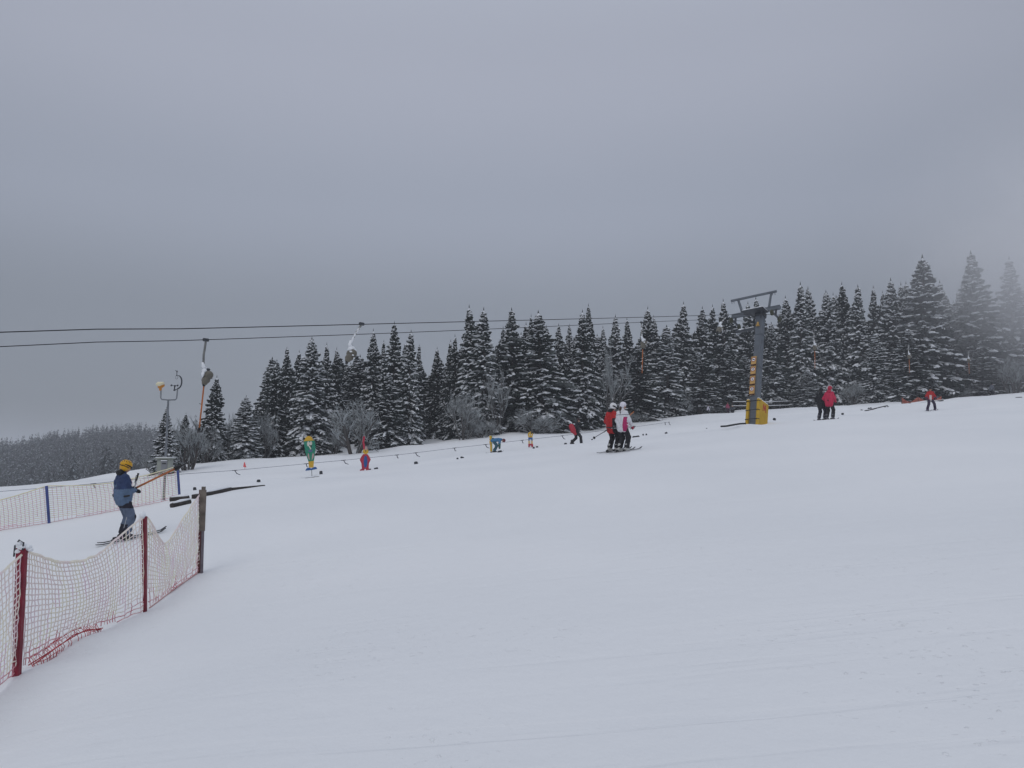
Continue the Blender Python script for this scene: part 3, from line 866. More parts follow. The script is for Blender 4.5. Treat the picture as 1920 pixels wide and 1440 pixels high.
def tapered(mb, z0, z1, w0, w1, mi=0, d0=None, d1=None):
    d0 = d0 or w0; d1 = d1 or w1
    vs = [(sx * w / 2, sy * d / 2, z) for z, w, d in ((z0, w0, d0), (z1, w1, d1)) for sx, sy in ((-1, -1), (1, -1), (1, 1), (-1, 1))]
    mb.add(vs, [(3, 2, 1, 0), (4, 5, 6, 7), (0, 1, 5, 4), (1, 2, 6, 5), (2, 3, 7, 6), (3, 0, 4, 7)], mi)
b = MB(); tapered(b, -.6, H, .36, .33); 
for z in (1.2, 3.0, 4.75): b.box((0, 0, z), (.385, .385, .03))
b.build("column", M_PGREY, PX)
b = MB(); b.box((0, .28, H + .10), (.16, 2.62, .18), bevel=.01); b.box((-.085, .28, H + .19), (.03, 2.62, .02)); b.build("crossarm", M_PGREY, PX)
# upper service beam on two raked struts
b = MB(); b.box((0, .46, H + 1.05), (.10, 2.5, .10), bevel=.01); b.build("service_beam", M_PGREY, PX)
for y0, y1 in ((1.0, 1.3), (-.42, -.50)):
    b = MB(); b.tube([(0, y0, H + .18), (0, y1, H + 1.0)], [.075, .06], 4); b.build("strut", M_PGREY, PX)
for y in (1.66, 1.54, -.58, -.70):
    b = MB(); b.tube([(0, y, H + 1.0), (0, y, H + .93)], .014, 5); b.tube([(0, y, H + .94), (.03, y, H + .90), (0, y, H + .87)], .012, 5); b.build("hook", M_DSTEEL, PX)
b = MB(); b.box((-.34, .15, H - .06), (.62, 1.15, .04)); b.tube([(-.6, -.36, H - .08), (-.1, -.05, H - .4)], .02, 5); b.tube([(-.6, .62, H - .08), (-.1, .12, H - .4)], .02, 5)
pf = b.build("platform", M_DSTEEL, PX)
b = MB(); b.box((-.34, .15, H - .005), (.60, 1.12, .055), bevel=.02); b.build("snow_cover", M_SNOWLUMP, pf)
b = MB(); b.box((0, 0, H - .12), (.44, .44, .24), bevel=.02); b.build("head_plate", M_DSTEEL, PX)
for y in (1.38, -.80):
    b = MB()
    b.box((0, y, H - .12), (.12, .06, .32)); b.box((0, y, H - .30), (1.0, .05, .09))
    sh = b.build("sheave_frame", M_DSTEEL, PX)
    for x in (-.4, .4):
        b = MB()
        b.tube([(x, y - .035, H - .33), (x, y + .035, H - .33)], .15, 14); b.tube([(x, y - .045, H - .33), (x, y + .045, H - .33)], .05, 10)
        b.build("sheave_wheel", mat("sheave_lining", (.05, .052, .03), .6, var=.3), sh)
b = MB(); b.box((-.05, .72, H - .85), (.16, 1.1, .10)); 
br = b.build("bracket_shelf", M_DSTEEL, PX)
b = MB(); b.ball((-.05, .55, H - .79), (.09, .22, .06), 8, 5, jit=.25); b.ball((-.05, 1.0, H - .79), (.09, .24, .07), 8, 5, jit=.25); b.build("snow_heap", M_SNOWLUMP, br, True)
b = MB(); b.box((-.24, .0, H - .80), (.10, .16, .05)); b.ball((-.24, 0, H - .70), (.055, .055, .10), 8, 6); b.build("warning_lamp", mat("amber_glass", (.5, .30, .08), .3), PX)
# padded mats either side of the foot, joined across the downhill face by three straps
for y, nm in ((-.27, 'near'), (.26, 'far')):
    b = MB(); b.box((.20, y, .56), (1.0, .14, 1.42), bevel=.035)
    pd = b.build("safety_mat", M_YEL, PX)
    q = MB(); q.box((.20, y, 1.275), (.94, .125, .045), bevel=.018); q.build("snow_cap", M_SNOWLUMP, pd)
    if nm == 'near':
        q = MB()
        mk = [(0, 0), (.05, 0), (.055, .24), (.12, .06), (.145, .06), (.21, .24), (.215, 0), (.27, 0), (.235, .36), (.185, .36), (.1325, .19), (.08, .36), (.03, .36)]
        q.prism([(x + .10, z + .74) for x, z in [(a_ * 1.25, b_ * 1.05) for a_, b_ in mk]], y - .0725, y - .0775)
        lg = q.build("red_letter", M_RED, pd)
for z in (.22, .68, 1.14):
    b = MB(); b.tube([(-.2, -.352, z), (-.32, -.33, z), (-.32, .32, z), (-.2, .342, z)], .018, 5); b.build("strap", M_RUBBER, PX)
# prohibition boards on the downhill face
M_SYEL = mat("sign_board_yellow", (.50, .30, .10), .6, var=.12, scale=6)
M_WHITE = mat("white_paint", (.75, .75, .75), .5)
M_SRED = mat("sign_red", (.28, .04, .04), .5)
SIG = [("topmost round prohibition sign on the pylon, dark animal shape in the ring", 0), ("second prohibition sign from the top on the pylon, slanting upright figure", 1),
       ("third prohibition sign from the top on the pylon, two slanting strokes", 2), ("lowest prohibition sign on the pylon, just above the yellow mats", 3)]
for lb, k in SIG:
    z = 3.30 - .52 * k
    o_ = pb + PR @ Vector((-.205, .10 + .0 * k, z))
    t = thing("prohibition_sign", lb, "sign", o_, PR, "prohibition signs on the pylon")
    q = MB(); q.box((-.03, 0, 0), (.03, .27, .40), bevel=.006); q.box((-.015, 0, -.225), (.075, .27, .05)); q.box((-.015, 0, .205), (.06, .27, .03)); bd = q.build("board", M_SYEL, t)
    q = MB(); q.box((-.035, 0, -.228), (.04, .275, .05)); q.build("lower_edge", mat("sign_dark_edge", (.06, .025, .02), .7), t)
    q = MB(); q.tube([(-.044, 0, .05), (-.048, 0, .05)], .115, 20); q.build("white_disc", M_WHITE, t)
    q = MB()
    for i in range(20):
        a0, a1 = 2 * math.pi * i / 20, 2 * math.pi * (i + 1) / 20
        q.add([(-.051, math.cos(a) * r, .05 + math.sin(a) * r) for a, r in ((a0, .088), (a1, .088), (a1, .118), (a0, .118))], [(0, 1, 2, 3)])
    q.build("red_ring", M_SRED, t)
    q = MB()
    if k == 0:
        q.prism([(-.06, .03), (-.045, -.02), (.06, -.03), (.065, .0), (.02, .01), (.0, .045), (-.02, .02)], -.003, 0)
    elif k == 1:
        q.prism([(-.012, .065), (.018, .07), (.03, .02), (.012, -.07), (-.012, -.07), (-.02, 0)], -.003, 0)
    elif k == 2:
        q.prism([(-.06, .035), (.0, .045), (.055, -.01), (.04, -.02), (-.0, .02)], -.003, 0); q.prism([(-.05, -.02), (.01, -.01), (.04, -.05), (.02, -.055)], -.003, 0)
    else:
        q.prism([(-.03, .06), (-.01, .06), (-.01, -.06), (-.03, -.06)], -.003, 0); q.prism([(.01, .06), (.03, .06), (.03, -.06), (.01, -.06)], -.003, 0)
    q.v = [(-.050 + y, -x, .05 + zz) for x, y, zz in q.v]
    q.build("pictogram", M_BLACK, t)

# ------------------------------------------------------------------ rope lift for children (thin blue rope with handles)
M_ROPE = mat("blue_grey_rope", (.12, .13, .18), .8, var=.2)
RP = [(-260, 945, 33), (-120, 932, 36), (0, 921.5, 38), (90, 914.5, 39), (175, 907, 40), (250, 899, 41), (340, 889, 42), (440, 882, 43.5), (574, 869.5, 45), (644, 863, 46), (744, 853, 47.5), (779, 849, 48), (852, 840, 49.5), (910, 833.5, 50.5), (979, 825.5, 52), (1054, 817, 54), (1120, 808.5, 57), (1200, 799, 61), (1247, 792.5, 65), (1254, 791.5, 65.5)]
rp = [at(*a) for a in RP]
t = thing("rope_lift", "thin dark rope lift with hanging grips crossing the snow before the wood", "rope lift", rp[2])
b = MB(); b.tube([p - rp[2] for p in rp], .011, 5); b.build("rope", M_ROPE, t)
for i, p in enumerate(rp):
    if RP[i][0] in (0, 90, 250, 340, 1120, 1200): continue
    if RP[i][0] < 0: continue
    q = p - rp[2]; d = (rp[min(i + 1, len(rp) - 1)] - rp[i - 1]).normalized()
    b = MB(); b.tube([q - d * .13 + Vector((0, 0, .0)), q + d * .13], .022, 6)
    s = 1 if i % 2 else .45
    b.tube([q, q + d * (.12 * s) + Vector((0, 0, -.18)) , q + d * (.30 * s) + Vector((0, 0, -.26 * (.5 + .5 * s)))], [.022, .026, .014], 6)
    b.build("grip", mat("grip_rubber", (.035, .035, .055), .7), t)

# ------------------------------------------------------------------ near net fence
M_NET = mat("cream_net", (.84, .79, .66), .8, color2=(.80, .66, .70), scale=3.0, thresh=(.30, .62))
M_NETR = mat("pink_red_net", (.60, .22, .26), .8, color2=(.72, .52, .52), scale=5.0, thresh=(.35, .65))
M_NETP = mat("pink_net", (.80, .60, .68), .8, color2=(.80, .75, .66), scale=2.5, thresh=(.35, .6))
M_POSTR = mat("red_post_paint", (.20, .018, .035), .55, var=.25, scale=5, bump=.15)
M_POSTB = mat("blue_post_paint", (.05, .075, .24), .55, var=.2, scale=5)
def lerp3(pts, s):
    """smooth interpolation along a polyline given as (s, Vector)"""
    xs = [p[0] for p in pts]
    out_ = []
    for k in range(3):
        out_.append(float(np.interp(s, xs, [p[1][k] for p in pts])))
    return Vector(out_)
def smooth_edge(fn, n):
    q = [fn(i / n) for i in range(n + 1)]
    for _ in range(3):
        q = [q[0]] + [(q[i - 1] + q[i] * 2 + q[i + 1]) / 4 for i in range(1, n)] + [q[n]]
    return q
def net_panel(top, bot, nx_, ny_, r, billow, o0, redrow=.9, mats=(0, 1, 2), rag=0.0, seed=0, side=Vector((1, 0, 0)), flare=0.0, vert_pink=False):
    rnd = random.Random(seed); mb = MB()
    T = smooth_edge(lambda s: lerp3(top, s), nx_); B = smooth_edge(lambda s: lerp3(bot, s), nx_)
    G = []
    for i in range(nx_ + 1):
        s = i / nx_; col = []
        for j in range(ny_ + 1):
            v = j / ny_
            p = T[i].lerp(B[i], v ** .96)
            p += side * (billow * math.sin(math.pi * s) * math.sin(math.pi * min(1, v * 1.05)))
            jit = .006 + .02 * rag * max(0, v - .7)
            p += Vector((rnd.uniform(-1, 1), rnd.uniform(-1, 1), rnd.uniform(-1, 1))) * jit
            if flare and v > .8: p += side * flare * (v - .8) / .2 * math.sin(math.pi * s)
            col.append(p - o0)
        G.append(col)
    for j in range(ny_ + 1):
        v = j / ny_
        i = 0
        while i < nx_:
            n = rnd.randint(6, 14); seg = [G[q][j] for q in range(i, min(nx_, i + n) + 1)]
            if not (v > redrow and rnd.random() < rag * .55):
                mi = mats[1] if v > redrow + rnd.uniform(-.03, .03) else mats[0]
                mb.tube(seg, r * (2.4 if j == 0 else 1.0), 4, mi, cap=False)
            i += n
    for i in range(nx_ + 1):
        j = 0
        while j < ny_:
            n = rnd.randint(3, 7); seg = [G[i][q] for q in range(j, min(ny_, j + n) + 1)]; v = (j + n / 2) / ny_
            if not (v > redrow and rnd.random() < rag * .5):
                mi = mats[1] if v > redrow else (mats[2] if (vert_pink or rnd.random() < .3) else mats[0])
                mb.tube(seg, r * .9, 4, mi, cap=False)
            j += n
    return mb
def post_at(pt, pbm, Yt):
    b_ = pbm; t_ = at(pt[0], pt[1], Yt); return t_, b_
Pb = [ground(-330, 1440, 3.0), None, None, None]
Pb[0] = Vector((-3.92, 5.1, gz(-3.92, 5.1)))
Pb[1], Pb[2], Pb[3] = (on_ground(37, 7.9), on_ground(275, 11.0), on_ground(375, 13.3))
Pt = [Pb[0] + Vector((.02, 0, 1.25)), at(47, 1026, 7.88), at(273, 968, 11.0), at(379, 918, 13.3)]
fo = Pb[1]
fence = thing("net_fence", "near cream net fence sagging between red posts, pink along its foot", "fence", fo)
def post_mesh(b_, t_, w0, w1, d):
    sh_ = Vector((.004, -.055, 0)); b_ = b_ + sh_; t_ = t_ + sh_
    mb = MB(); dz = (t_ - b_); a = dz.normalized(); n = 6
    for i in range(n): pass
    x = Vector((1, 0, 0)); y = a.cross(x).normalized(); x = y.cross(a)
    vs = []
    for f, w in ((-.18, w0), (0, w0), (.5, (w0 + w1) / 2), (1, w1)):
        c = b_ + dz * f
        for sx, sy in ((-.5, -.5), (.5, -.5), (.5, .5), (-.5, .5)): vs.append(c + x * sx * w + y * sy * d - fo)
    fs = [(3, 2, 1, 0), (12, 13, 14, 15)]
    for l in range(3):
        for k in range(4): fs.append((l * 4 + k, l * 4 + (k + 1) % 4, l * 4 + 4 + (k + 1) % 4, l * 4 + 4 + k))
    mb.add(vs, fs); return mb
for i in range(3):
    w = (.05, .062, .034)[i], (.07, .088, .062)[i]
    if i == 0: w = (.06, .08)
    po = post_mesh(Pb[i], Pt[i], w[0], w[1], .05).build("post", M_POSTR, fence)
    if i in (1, 2):
        q = MB(); c = Pt[i] - fo + Vector((.004, -.055, 0))
        if i == 1:
            for dx, dy, dz, r in ((-.02, -.02, .035, .035), (.0, .0, .01, .05), (.045, .02, .0, .04), (-.03, 0, -.03, .04), (.075, .01, -.02, .026)): q.ball(c + Vector((dx, dy, dz)), (r, r, r * .7), 9, 6, jit=.3)
        else:
            for dx, dy, dz, r in ((-.01, 0, .02, .045), (-.045, 0, -.03, .03), (-.04, 0, -.16, .025), (-.035, 0, -.3, .02)): q.ball(c + Vector((dx, dy - .02, dz)), (r, r, r * 1.1), 8, 6, jit=.35)
        q.build("snow_cap", M_SNOWLUMP, po, True)
        if i == 1:
            q = MB(); q.tube([c + Vector(v) for v in ((-.06, -.02, -.08), (-.05, -.03, .02), (-.01, -.035, .075), (.03, -.03, .05), (.025, -.03, -.02))], .008, 6); q.build("hook", M_DSTEEL, po, True)
# end post: dark red stake with a grey board and a thin grey stake fixed beside it
po = post_mesh(Pb[3], Pt[3], .036, .05, .045).build("post", mat("dark_red_stake", (.10, .03, .03), .7, var=.3, scale=6), fence)
c = Pb[3] - fo
b = MB(); b.tube([c + Vector((.06, -.08, -.15)), c + Vector((.05, -.08, .75))], .022, 6); b.build("stake", mat("grey_stake", (.15, .13, .15), .7, var=.3, scale=7), fence)
bt = Pt[3] - fo
b = MB(); b.box(bt + Vector((.055, -.10, -.33)), (.105, .03, .66), bevel=.006); b.box(bt + Vector((.05, -.07, .02)), (.05, .05, .06)); b.build("grey_board", M_WOOD, fence)
def tp(lst): return [(s, at(x, y, Y)) for s, x, y, Y in lst]
net0 = net_panel(tp([(0, -192, 1150, 5.2), (.3, -125, 1180, 5.9), (.6, -60, 1128, 6.7), (.85, 5, 1072, 7.4), (1, 46, 1036, 7.88)]),
                 [(0, Pb[0] + Vector((0, 0, .02))), (1, Pb[1] + Vector((-.02, 0, .03)))], 36, 19, .0062, .05, fo, .93, rag=.5, seed=1)
net0.build("net", [M_NET, M_NETR, M_NETP], fence)
net1 = net_panel(tp([(0, 50, 1033, 7.88), (.12, 72, 1042, 8.15), (.30, 112, 1055, 8.6), (.45, 150, 1053, 9.1), (.62, 185, 1040, 9.6), (.8, 222, 1007, 10.2), (.93, 256, 979, 10.75), (1, 272, 968, 11.0)]),
                 [(0, Pb[1] + Vector((.03, 0, .06))), (.2, on_ground(92, 8.5) + Vector((-.02, 0, .10))), (.5, on_ground(165, 9.5) + Vector((-.02, 0, .06))), (.8, on_ground(226, 10.4) + Vector((0, 0, .02))), (1, Pb[2] + Vector((0, 0, .02)))], 40, 19, .0066, .07, fo, .90, rag=.8, seed=2)
net1.build("net", [M_NET, M_NETR, M_NETP], fence)
net2 = net_panel(tp([(0, 276, 970, 11.0), (.10, 287, 985, 11.2), (.22, 299, 1010, 11.45), (.34, 309, 1022, 11.75), (.48, 321, 1009, 12.1), (.66, 343, 973, 12.5), (.85, 364, 942, 12.95), (1, 377, 924, 13.3)]),
                 [(0, Pb[2] + Vector((.02, 0, .05))), (.5, on_ground(325, 12.1) + Vector((0, 0, .03))), (1, Pb[3] + Vector((0, 0, .04)))], 33, 19, .0066, .05, fo, .88, rag=.7, seed=3)
net2.build("net", [M_NET, M_NETR, M_NETP], fence)
# the lower hem: a bunched red cord half sunk in the snow, with ragged ends
b = MB()
rn = random.Random(4)
hem = [on_ground(x, Y) for x, Y in ((60, 8.15), (85, 8.5), (110, 8.85), (140, 9.2), (165, 9.55), (186, 9.85))]
for k in range(2):
    b.tube([p - fo + Vector((rn.uniform(-.03, .03), rn.uniform(-.04, .04), .02 + .05 * math.sin(math.pi * i / 5) + rn.uniform(-.01, .02))) for i, p in enumerate(hem)], .0065, 5, 0)
strip = net_panel([(i / 5, p + Vector((-.05, .02, .08 + .03 * math.sin(math.pi * i / 5)))) for i, p in enumerate(hem)], [(i / 5, p + Vector((.05, -.06, .0))) for i, p in enumerate(hem)], 34, 3, .0042, .03, fo, -1, mats=(0, 0, 1), rag=.6, seed=77)
for vv, ff, mm in ((strip.v, strip.f, strip.m),):
    o_ = len(b.v); b.v += vv; b.f += [tuple(i + o_ for i in f) for f in ff]; b.m += [min(1, q) for q in mm]
b.build("hem_netting", [mat("red_cord", (.45, .06, .07), .75, var=.3, scale=8), mat("faded_cord", (.60, .36, .34), .8)], fence)
b = MB()
hem2 = [on_ground(x, Y) for x, Y in ((280, 11.1), (310, 11.8), (345, 12.6), (370, 13.2))]
b.tube([p - fo + Vector((0, 0, .01)) for p in hem2], .008, 5, 1)
b.build("hem_cord", [MATS["red_cord"], MATS["faded_cord"]], fence)

# ------------------------------------------------------------------ rear net fence with blue posts
q0 = [on_ground(-170, 20.3), on_ground(94, 22.0), on_ground(338, 24.0)]
qt = [at(-172, 958, 20.3), at(89, 911, 22.0), at(334, 874, 24.0)]
fence2 = thing("net_fence", "far pale yellow and pink net fence on thin blue posts behind the skier", "fence", q0[1])
fo2 = q0[1]
fo_keep = fo; fo = fo2
for b_, t_ in zip(q0, qt):
    post_mesh(b_, t_, .055, .055, .05).build("post", M_POSTB, fence2)
fo = fo_keep
M_NET2 = mat("pale_yellow_net", (.74, .69, .48), .8, var=.1, scale=2)
M_NET2P = mat("mauve_net", (.62, .33, .48), .8, var=.15, scale=3)
for k in range(2):
    lo = -k
    tops = [(0, qt[k]), (.5, qt[k].lerp(qt[k + 1], .5) + Vector((0, 0, -.20))), (.25, qt[k].lerp(qt[k + 1], .25) + Vector((0, 0, -.14))), (.75, qt[k].lerp(qt[k + 1], .75) + Vector((0, 0, -.12))), (1, qt[k + 1])]
    tops.sort(key=lambda a: a[0])
    bots = [(s, (lambda p: Vector((p.x, p.y, gz(p.x, p.y) + .02)))(q0[k].lerp(q0[k + 1], s))) for s in (0, .25, .5, .75, 1)]
    net_panel(tops, bots, 32, 17, .0062, .03, fo2, .88, rag=.2, seed=8 + k, vert_pink=True).build("net", [M_NET2, M_NETR, M_NET2P], fence2)

# ------------------------------------------------------------------ weather mast
mbp = on_ground(307, 25.0)
u = 25.0 / F
mast = thing("weather_mast", "slim grey weather mast with u shaped arm, snow covered lamp and wind sensors", "weather mast", mbp, rz(R(-12)))
top = at(315.5, 750, 25.0) - mbp
top = rz(R(12)) @ top
b = MB(); b.tube([(0, 0, -.4), (0, 0, .3), top], [.04, .04, .03], 8); b.build("pole", M_STEEL, mast)
X = Vector((1, 0, -.03))
b = MB(); b.tube([top + X * -.27 + Vector((0, 0, .30)), top + X * -.265 + Vector((0, 0, .06)), top + X * -.22 + Vector((0, 0, .015)), top, top + X * .24 + Vector((0, 0, .01)), top + X * .29 + Vector((0, 0, .05)), top + X * .305 + Vector((0, 0, .36))], .021, 8); b.build("arm_frame", M_STEEL, mast, True)
lt = top + X * -.29 + Vector((0, 0, .41))
b = MB(); b.tube([lt + Vector((0, 0, -.12)), lt + Vector((0, 0, -.03))], .04, 8); b.box(lt + Vector((.02, 0, .02)), (.20, .14, .11), Matrix.Rotation(R(-28), 3, 'Y'), bevel=.03); lm = b.build("lamp", mat("orange_lamp", (.55, .23, .04), .5), mast)
b = MB(); b.ball(lt + Vector((-.01, -.02, .08)), (.14, .11, .07), 10, 6, jit=.25); b.ball(lt + Vector((.05, -.03, .10)), (.09, .08, .05), 9, 6, jit=.25); b.build("snow_cap", mat("yellowed_snow", (.75, .70, .50), .8), lm, True)
hc = top + X * .31 + Vector((0, 0, .56))
b = MB(); b.tube([hc + Vector((.155 * math.sin(a) * .85, 0, -.20 * math.cos(a))) for a in [math.pi * i / 12 for i in range(13)]], [.022] * 10 + [.02, .016, .012], 7); b.build("sensor_hoop", M_DSTEEL, mast, True)
vt = hc + Vector((-.05, 0, .21))
b = MB(); b.ball(vt + Vector((0, 0, 0)), (.035, .02, .02), 6, 4); b.tube([vt, vt + Vector((0, 0, .10))], .01, 5); b.ball(vt + Vector((0, 0, .12)), (.022, .022, .035), 6, 5); b.tube([vt + Vector((-.07, 0, .16)), vt + Vector((.03, 0, .11))], .007, 4)
b.tube([vt + Vector((-.03, 0, -.02)), vt + Vector((-.04, 0, -.09)), vt + Vector((0, 0, -.12)), vt + Vector((.04, 0, -.09)), vt + Vector((.03, 0, -.02))], .006, 4); b.build("wind_vane", M_DSTEEL, mast)
an = top + X * .20 + Vector((0, 0, .42))
b = MB(); b.tube([an + Vector((0, 0, -.10)), an + Vector((0, 0, .02))], .018, 6)
for a in (0, 2.1, 4.2):
    e = an + Vector((math.cos(a) * .10, math.sin(a) * .10, .03)); b.tube([an + Vector((0, 0, .03)), e], .006, 4); b.ball(e, .032, 7, 5)
b.ball(an + Vector((0, 0, -.11)), (.045, .03, .03), 6, 4); b.tube([an + Vector((0, 0, -.11)), top + X * .30 + Vector((0, 0, .34))], .012, 5); b.build("anemometer", M_DSTEEL, mast)
# control box with little door window
M_CAB = mat("pale_grey_cabinet", (.30, .32, .29), .6, var=.12, scale=3)
bc = rz(R(12)) @ (at(314, 873, 25.0) - mbp) + Vector((0, -.12, 0))
b = MB(); b.box(bc, (.44, .20, .40), bevel=.015); cb = b.build("control_box", M_CAB, mast)
b = MB(); b.box(bc + Vector((0, -.02, .215)), (.54, .30, .035)); b.build("box_roof", M_CAB, cb)
b = MB(); b.box(bc + Vector((0, -.02, .245)), (.50, .26, .03), bevel=.012); b.build("snow_cap", M_SNOWLUMP, cb)
b = MB(); b.box(bc + Vector((.05, -.112, 0)), (.20, .02, .27), bevel=.006); dr = b.build("meter_door", mat("grey_meter", (.22, .23, .25), .5), cb)
b = MB(); b.box(bc + Vector((.05, -.126, .06)), (.13, .008, .03)); b.build("meter_slot", M_BLACK, dr)
b = MB(); b.box(bc + Vector((.05, -.13, .15)), (.21, .05, .03), bevel=.01); b.build("snow_ledge", M_SNOWLUMP, dr)

# ------------------------------------------------------------------ timber half buried in the snow
def log(px0, py0, Y0, px1, py1, Y1, r, label, name="wooden_log", cat="log", sq=False, snow=True):
    a, b_ = at(px0, py0, Y0), at(px1, py1, Y1)
    o0 = (a + b_) / 2
    t = thing(name, label, cat, o0)
    m_ = MB(); d = (b_ - a)
    if sq:
        L_ = d.length; x = d.normalized(); y = Vector((0, 0, 1)).cross(x).normalized(); z = x.cross(y)
        m_.box((0, 0, 0), (L_, r * 1.6, r * 2), Matrix((x, y, z)).transposed(), bevel=.01)
    else: m_.tube([a - o0, (a + b_) / 2 - o0 + Vector((0, 0, r * .1)), b_ - o0], [r, r * 1.06, r], 9)
    m_.build("timber", M_DWOOD, t, not sq)
    if snow:
        m_ = MB(); m_.tube([a - o0 + d * .08 + Vector((0, 0, r * .85)), Vector((0, 0, r * 1.0)), b_ - o0 - d * .04 + Vector((0, 0, r * .9))], [r * .5, r * .75, r * .5], 7); m_.build("snow_cap", M_SNOWLUMP, t, True)
    return t
def lying(px, py, r):
    p = ground(px, py); q = proj(p + Vector((0, 0, r * .7))); return q[0], q[1], p.y
log(*lying(319, 940, .07), *lying(354, 937, .07), .07, "upper of two short snow dusted logs left of the fence's end post")
log(*lying(321, 952, .07), *lying(356, 944, .07), .07, "lower of two short snow dusted logs left of the fence's end post")
log(*lying(362, 935, .07), *lying(432, 920, .06), .065, "long dark timber beam running right from the fence's end post", "timber_beam", "beam", True)
log(*lying(432, 920, .05), *lying(496, 911, -.03), .055, "tapering far part of the dark beam sinking into the drift", "timber_beam", "beam", True, False)
# a hollow in the drift with a brown board in it
p = at(590, 898, 37.0); 
t = thing("wooden_board", "brown board lying in a dark hollow below the green cutout", "board", p)
b = MB(); b.prism([(-.62, -.02), (-.3, -.06), (.3, -.10), (.5, .02), (.2, .12), (-.3, .06)], -.25, .25); b.v = [(x, y + .3 * z, z) for x, y, z in b.v]; b.build("plank", M_DWOOD, t)
b = MB(); b.tube([(-.55, -.3, .05), (-.1, -.28, .10), (.1, -.25, .13)], [.02, .03, .02], 6); b.build("snow_lip", M_SNOWLUMP, t, True)
BL = [(365, 918, 24.0, .08, .13, "dark block poking out of the snow just left of the fence's end post"),
      (485, 903, 29, .07, .10, "small dark stub in the drift at the far end of the timber beam"),
      (602, 888, 37.5, .10, .18, "square dark block in the drift right of the brown board"),
      (705, 878.5, 41, .12, .07, "flat dark block beside the red cutout's foot"),
      (780, 869, 43, .12, .14, "lone dark block in the open snow right of the red cutout"),
      (858, 860, 45, .06, .07, "smaller of two dark blocks below the rope lift left of the bent over person"),
      (866.5, 858, 45, .12, .07, "larger of two dark blocks below the rope lift left of the bent over person"),
      (937, 847, 48.5, .15, .09, "dark oval block at the ski tip of the bent over person"),
      (1001, 840, 50, .07, .09, "left dark block at the foot of the small striped cutout"),
      (1007, 838, 50.5, .09, .07, "right dark block at the foot of the small striped cutout"),
      (1060.5, 832, 51, .11, .08, "dark block in the snow left of the walking person in black"),
      (1110, 824, 42, .07, .05, "small dark lump beside the basket of the red jacketed skier's pole"),
      (1206, 815.5, 53, .06, .10, "left one of two dark stubs right of the skier couple"),
      (1212, 815, 53, .06, .10, "right one of two dark stubs right of the skier couple"),
      (1249, 812, 56, .11, .08, "single dark block right of the pair of stubs beside the skier couple"),
      (1325, 803, 43, .05, .03, "tiny dark lump in the snow left of the pylon's cable on the ground"),
      (1452, 786, 45, .10, .09, "small dark block right of the yellow padded pylon foot"),
      (1580, 776, 55, .10, .09, "small dark block right of the pair in black and pink red"),
      (1616, 770.5, 64, .12, .07, "dark lump left of the low pipe beneath the big spruces"),
      (1690, 762, 70, .12, .08, "dark lump below the left post of the orange net"),
      (1706, 760.5, 72, .12, .08, "dark lump below the middle of the orange net"),
      (1911, 757, 70, .3, .08, "dark lump in the snow at the right edge of the slope")]
for px, py, Y, w, h, lb in BL:
    p = ground(px, py + 1.0) if py > 800 or px < 1300 else on_ground(px, Y)
    Yp = p.y; s_ = Yp / Y
    a = at(px, py, Yp); a.z = max(a.z, p.z + .0)
    o = MB(); o.ball((0, 0, 0), (w * 1.05, w * .8, h), 8, 6, jit=.35)
    o.v = [(max(-w * .85, min(w * .85, x)), y, max(-h * .75, min(h * .75, z))) for x, y, z in o.v]
    ob = o.build("dark_block", mat("dark_foam", (.035, .04, .045), .8, var=.35, scale=9, bump=.4), None)
    ob.location = a; ob.rotation_euler = (0, R(rt.uniform(-15, 15)), R(rt.uniform(-40, 40)))
    tag(ob, lb, "block", "dark blocks in the snow")
# hoses and pipes lying on the snow
def ground_line(name, pts, r, label, cat, m_=M_BLACK, lift=.02):
    q = [at(*a) for a in pts]
    for v in q: v.z = max(v.z, gz(v.x, v.y) + lift)
    mb_ = MB(); mb_.tube([v - q[0] for v in q], r, 6); o = mb_.build(name, m_, None, True); o.location = q[0]
    return tag(o, label, cat)
ground_line("cable_hose", [(1352, 799.5, 36.5), (1362, 799, 36.7), (1370, 797.5, 37), (1378, 796, 37.3), (1388, 794.5, 37.7), (1398, 794, 38)], .045, "black hose lying on the snow left of the pylon foot", "hose")
ground_line("ski_tip", [(1188, 820, 48), (1193, 819.8, 48.4), (1197, 819, 48.6)], .09, "dark board end on the snow right of the skier couple", "board")
o = ground_line("snow_pipe", [(1622, 770.5, 63), (1632, 770, 63.5), (1642, 769, 64), (1654, 767.5, 65), (1664, 765, 66)], .06, "dark pipe lying on the snow beneath the big spruces", "pipe")
for i, (px, py) in enumerate(((1629, 766.5), (1633, 766), (1648, 766), (1660, 764.5), (1665, 764))):
    p = at(px, py, 64.5); b = MB(); b.ball((0, 0, 0), (.10, .10, .10), 7, 5, jit=.3); b.v = [tuple(Vector(v) + (p - o.location)) for v in b.v]; b.build("pipe_valve", M_DSTEEL, o)
ground_line("timber_pole", [(1712, 761, 68), (1722, 760.2, 69), (1733, 758, 70), (1742, 755.5, 71), (1768, 751.5, 74)], .07, "dark pole lying along the snow bank before the orange net", "pole", M_DWOOD)
# red marker flag at the wood's edge
p = ground(459, 879); t = thing("marker_flag", "tiny red marker flag on the snow before the wood", "flag", p)
b = MB(); b.tube([(0, 0, -.1), (0, 0, .32)], .012, 5); b.build("stick", M_WOOD, t)
b = MB(); b.prism([(-.10, .12), (.09, .08), (-.02, .42), (-.06, .36)], -.012, .012); b.build("pennant", mat("signal_red", (.75, .12, .12), .6), t)

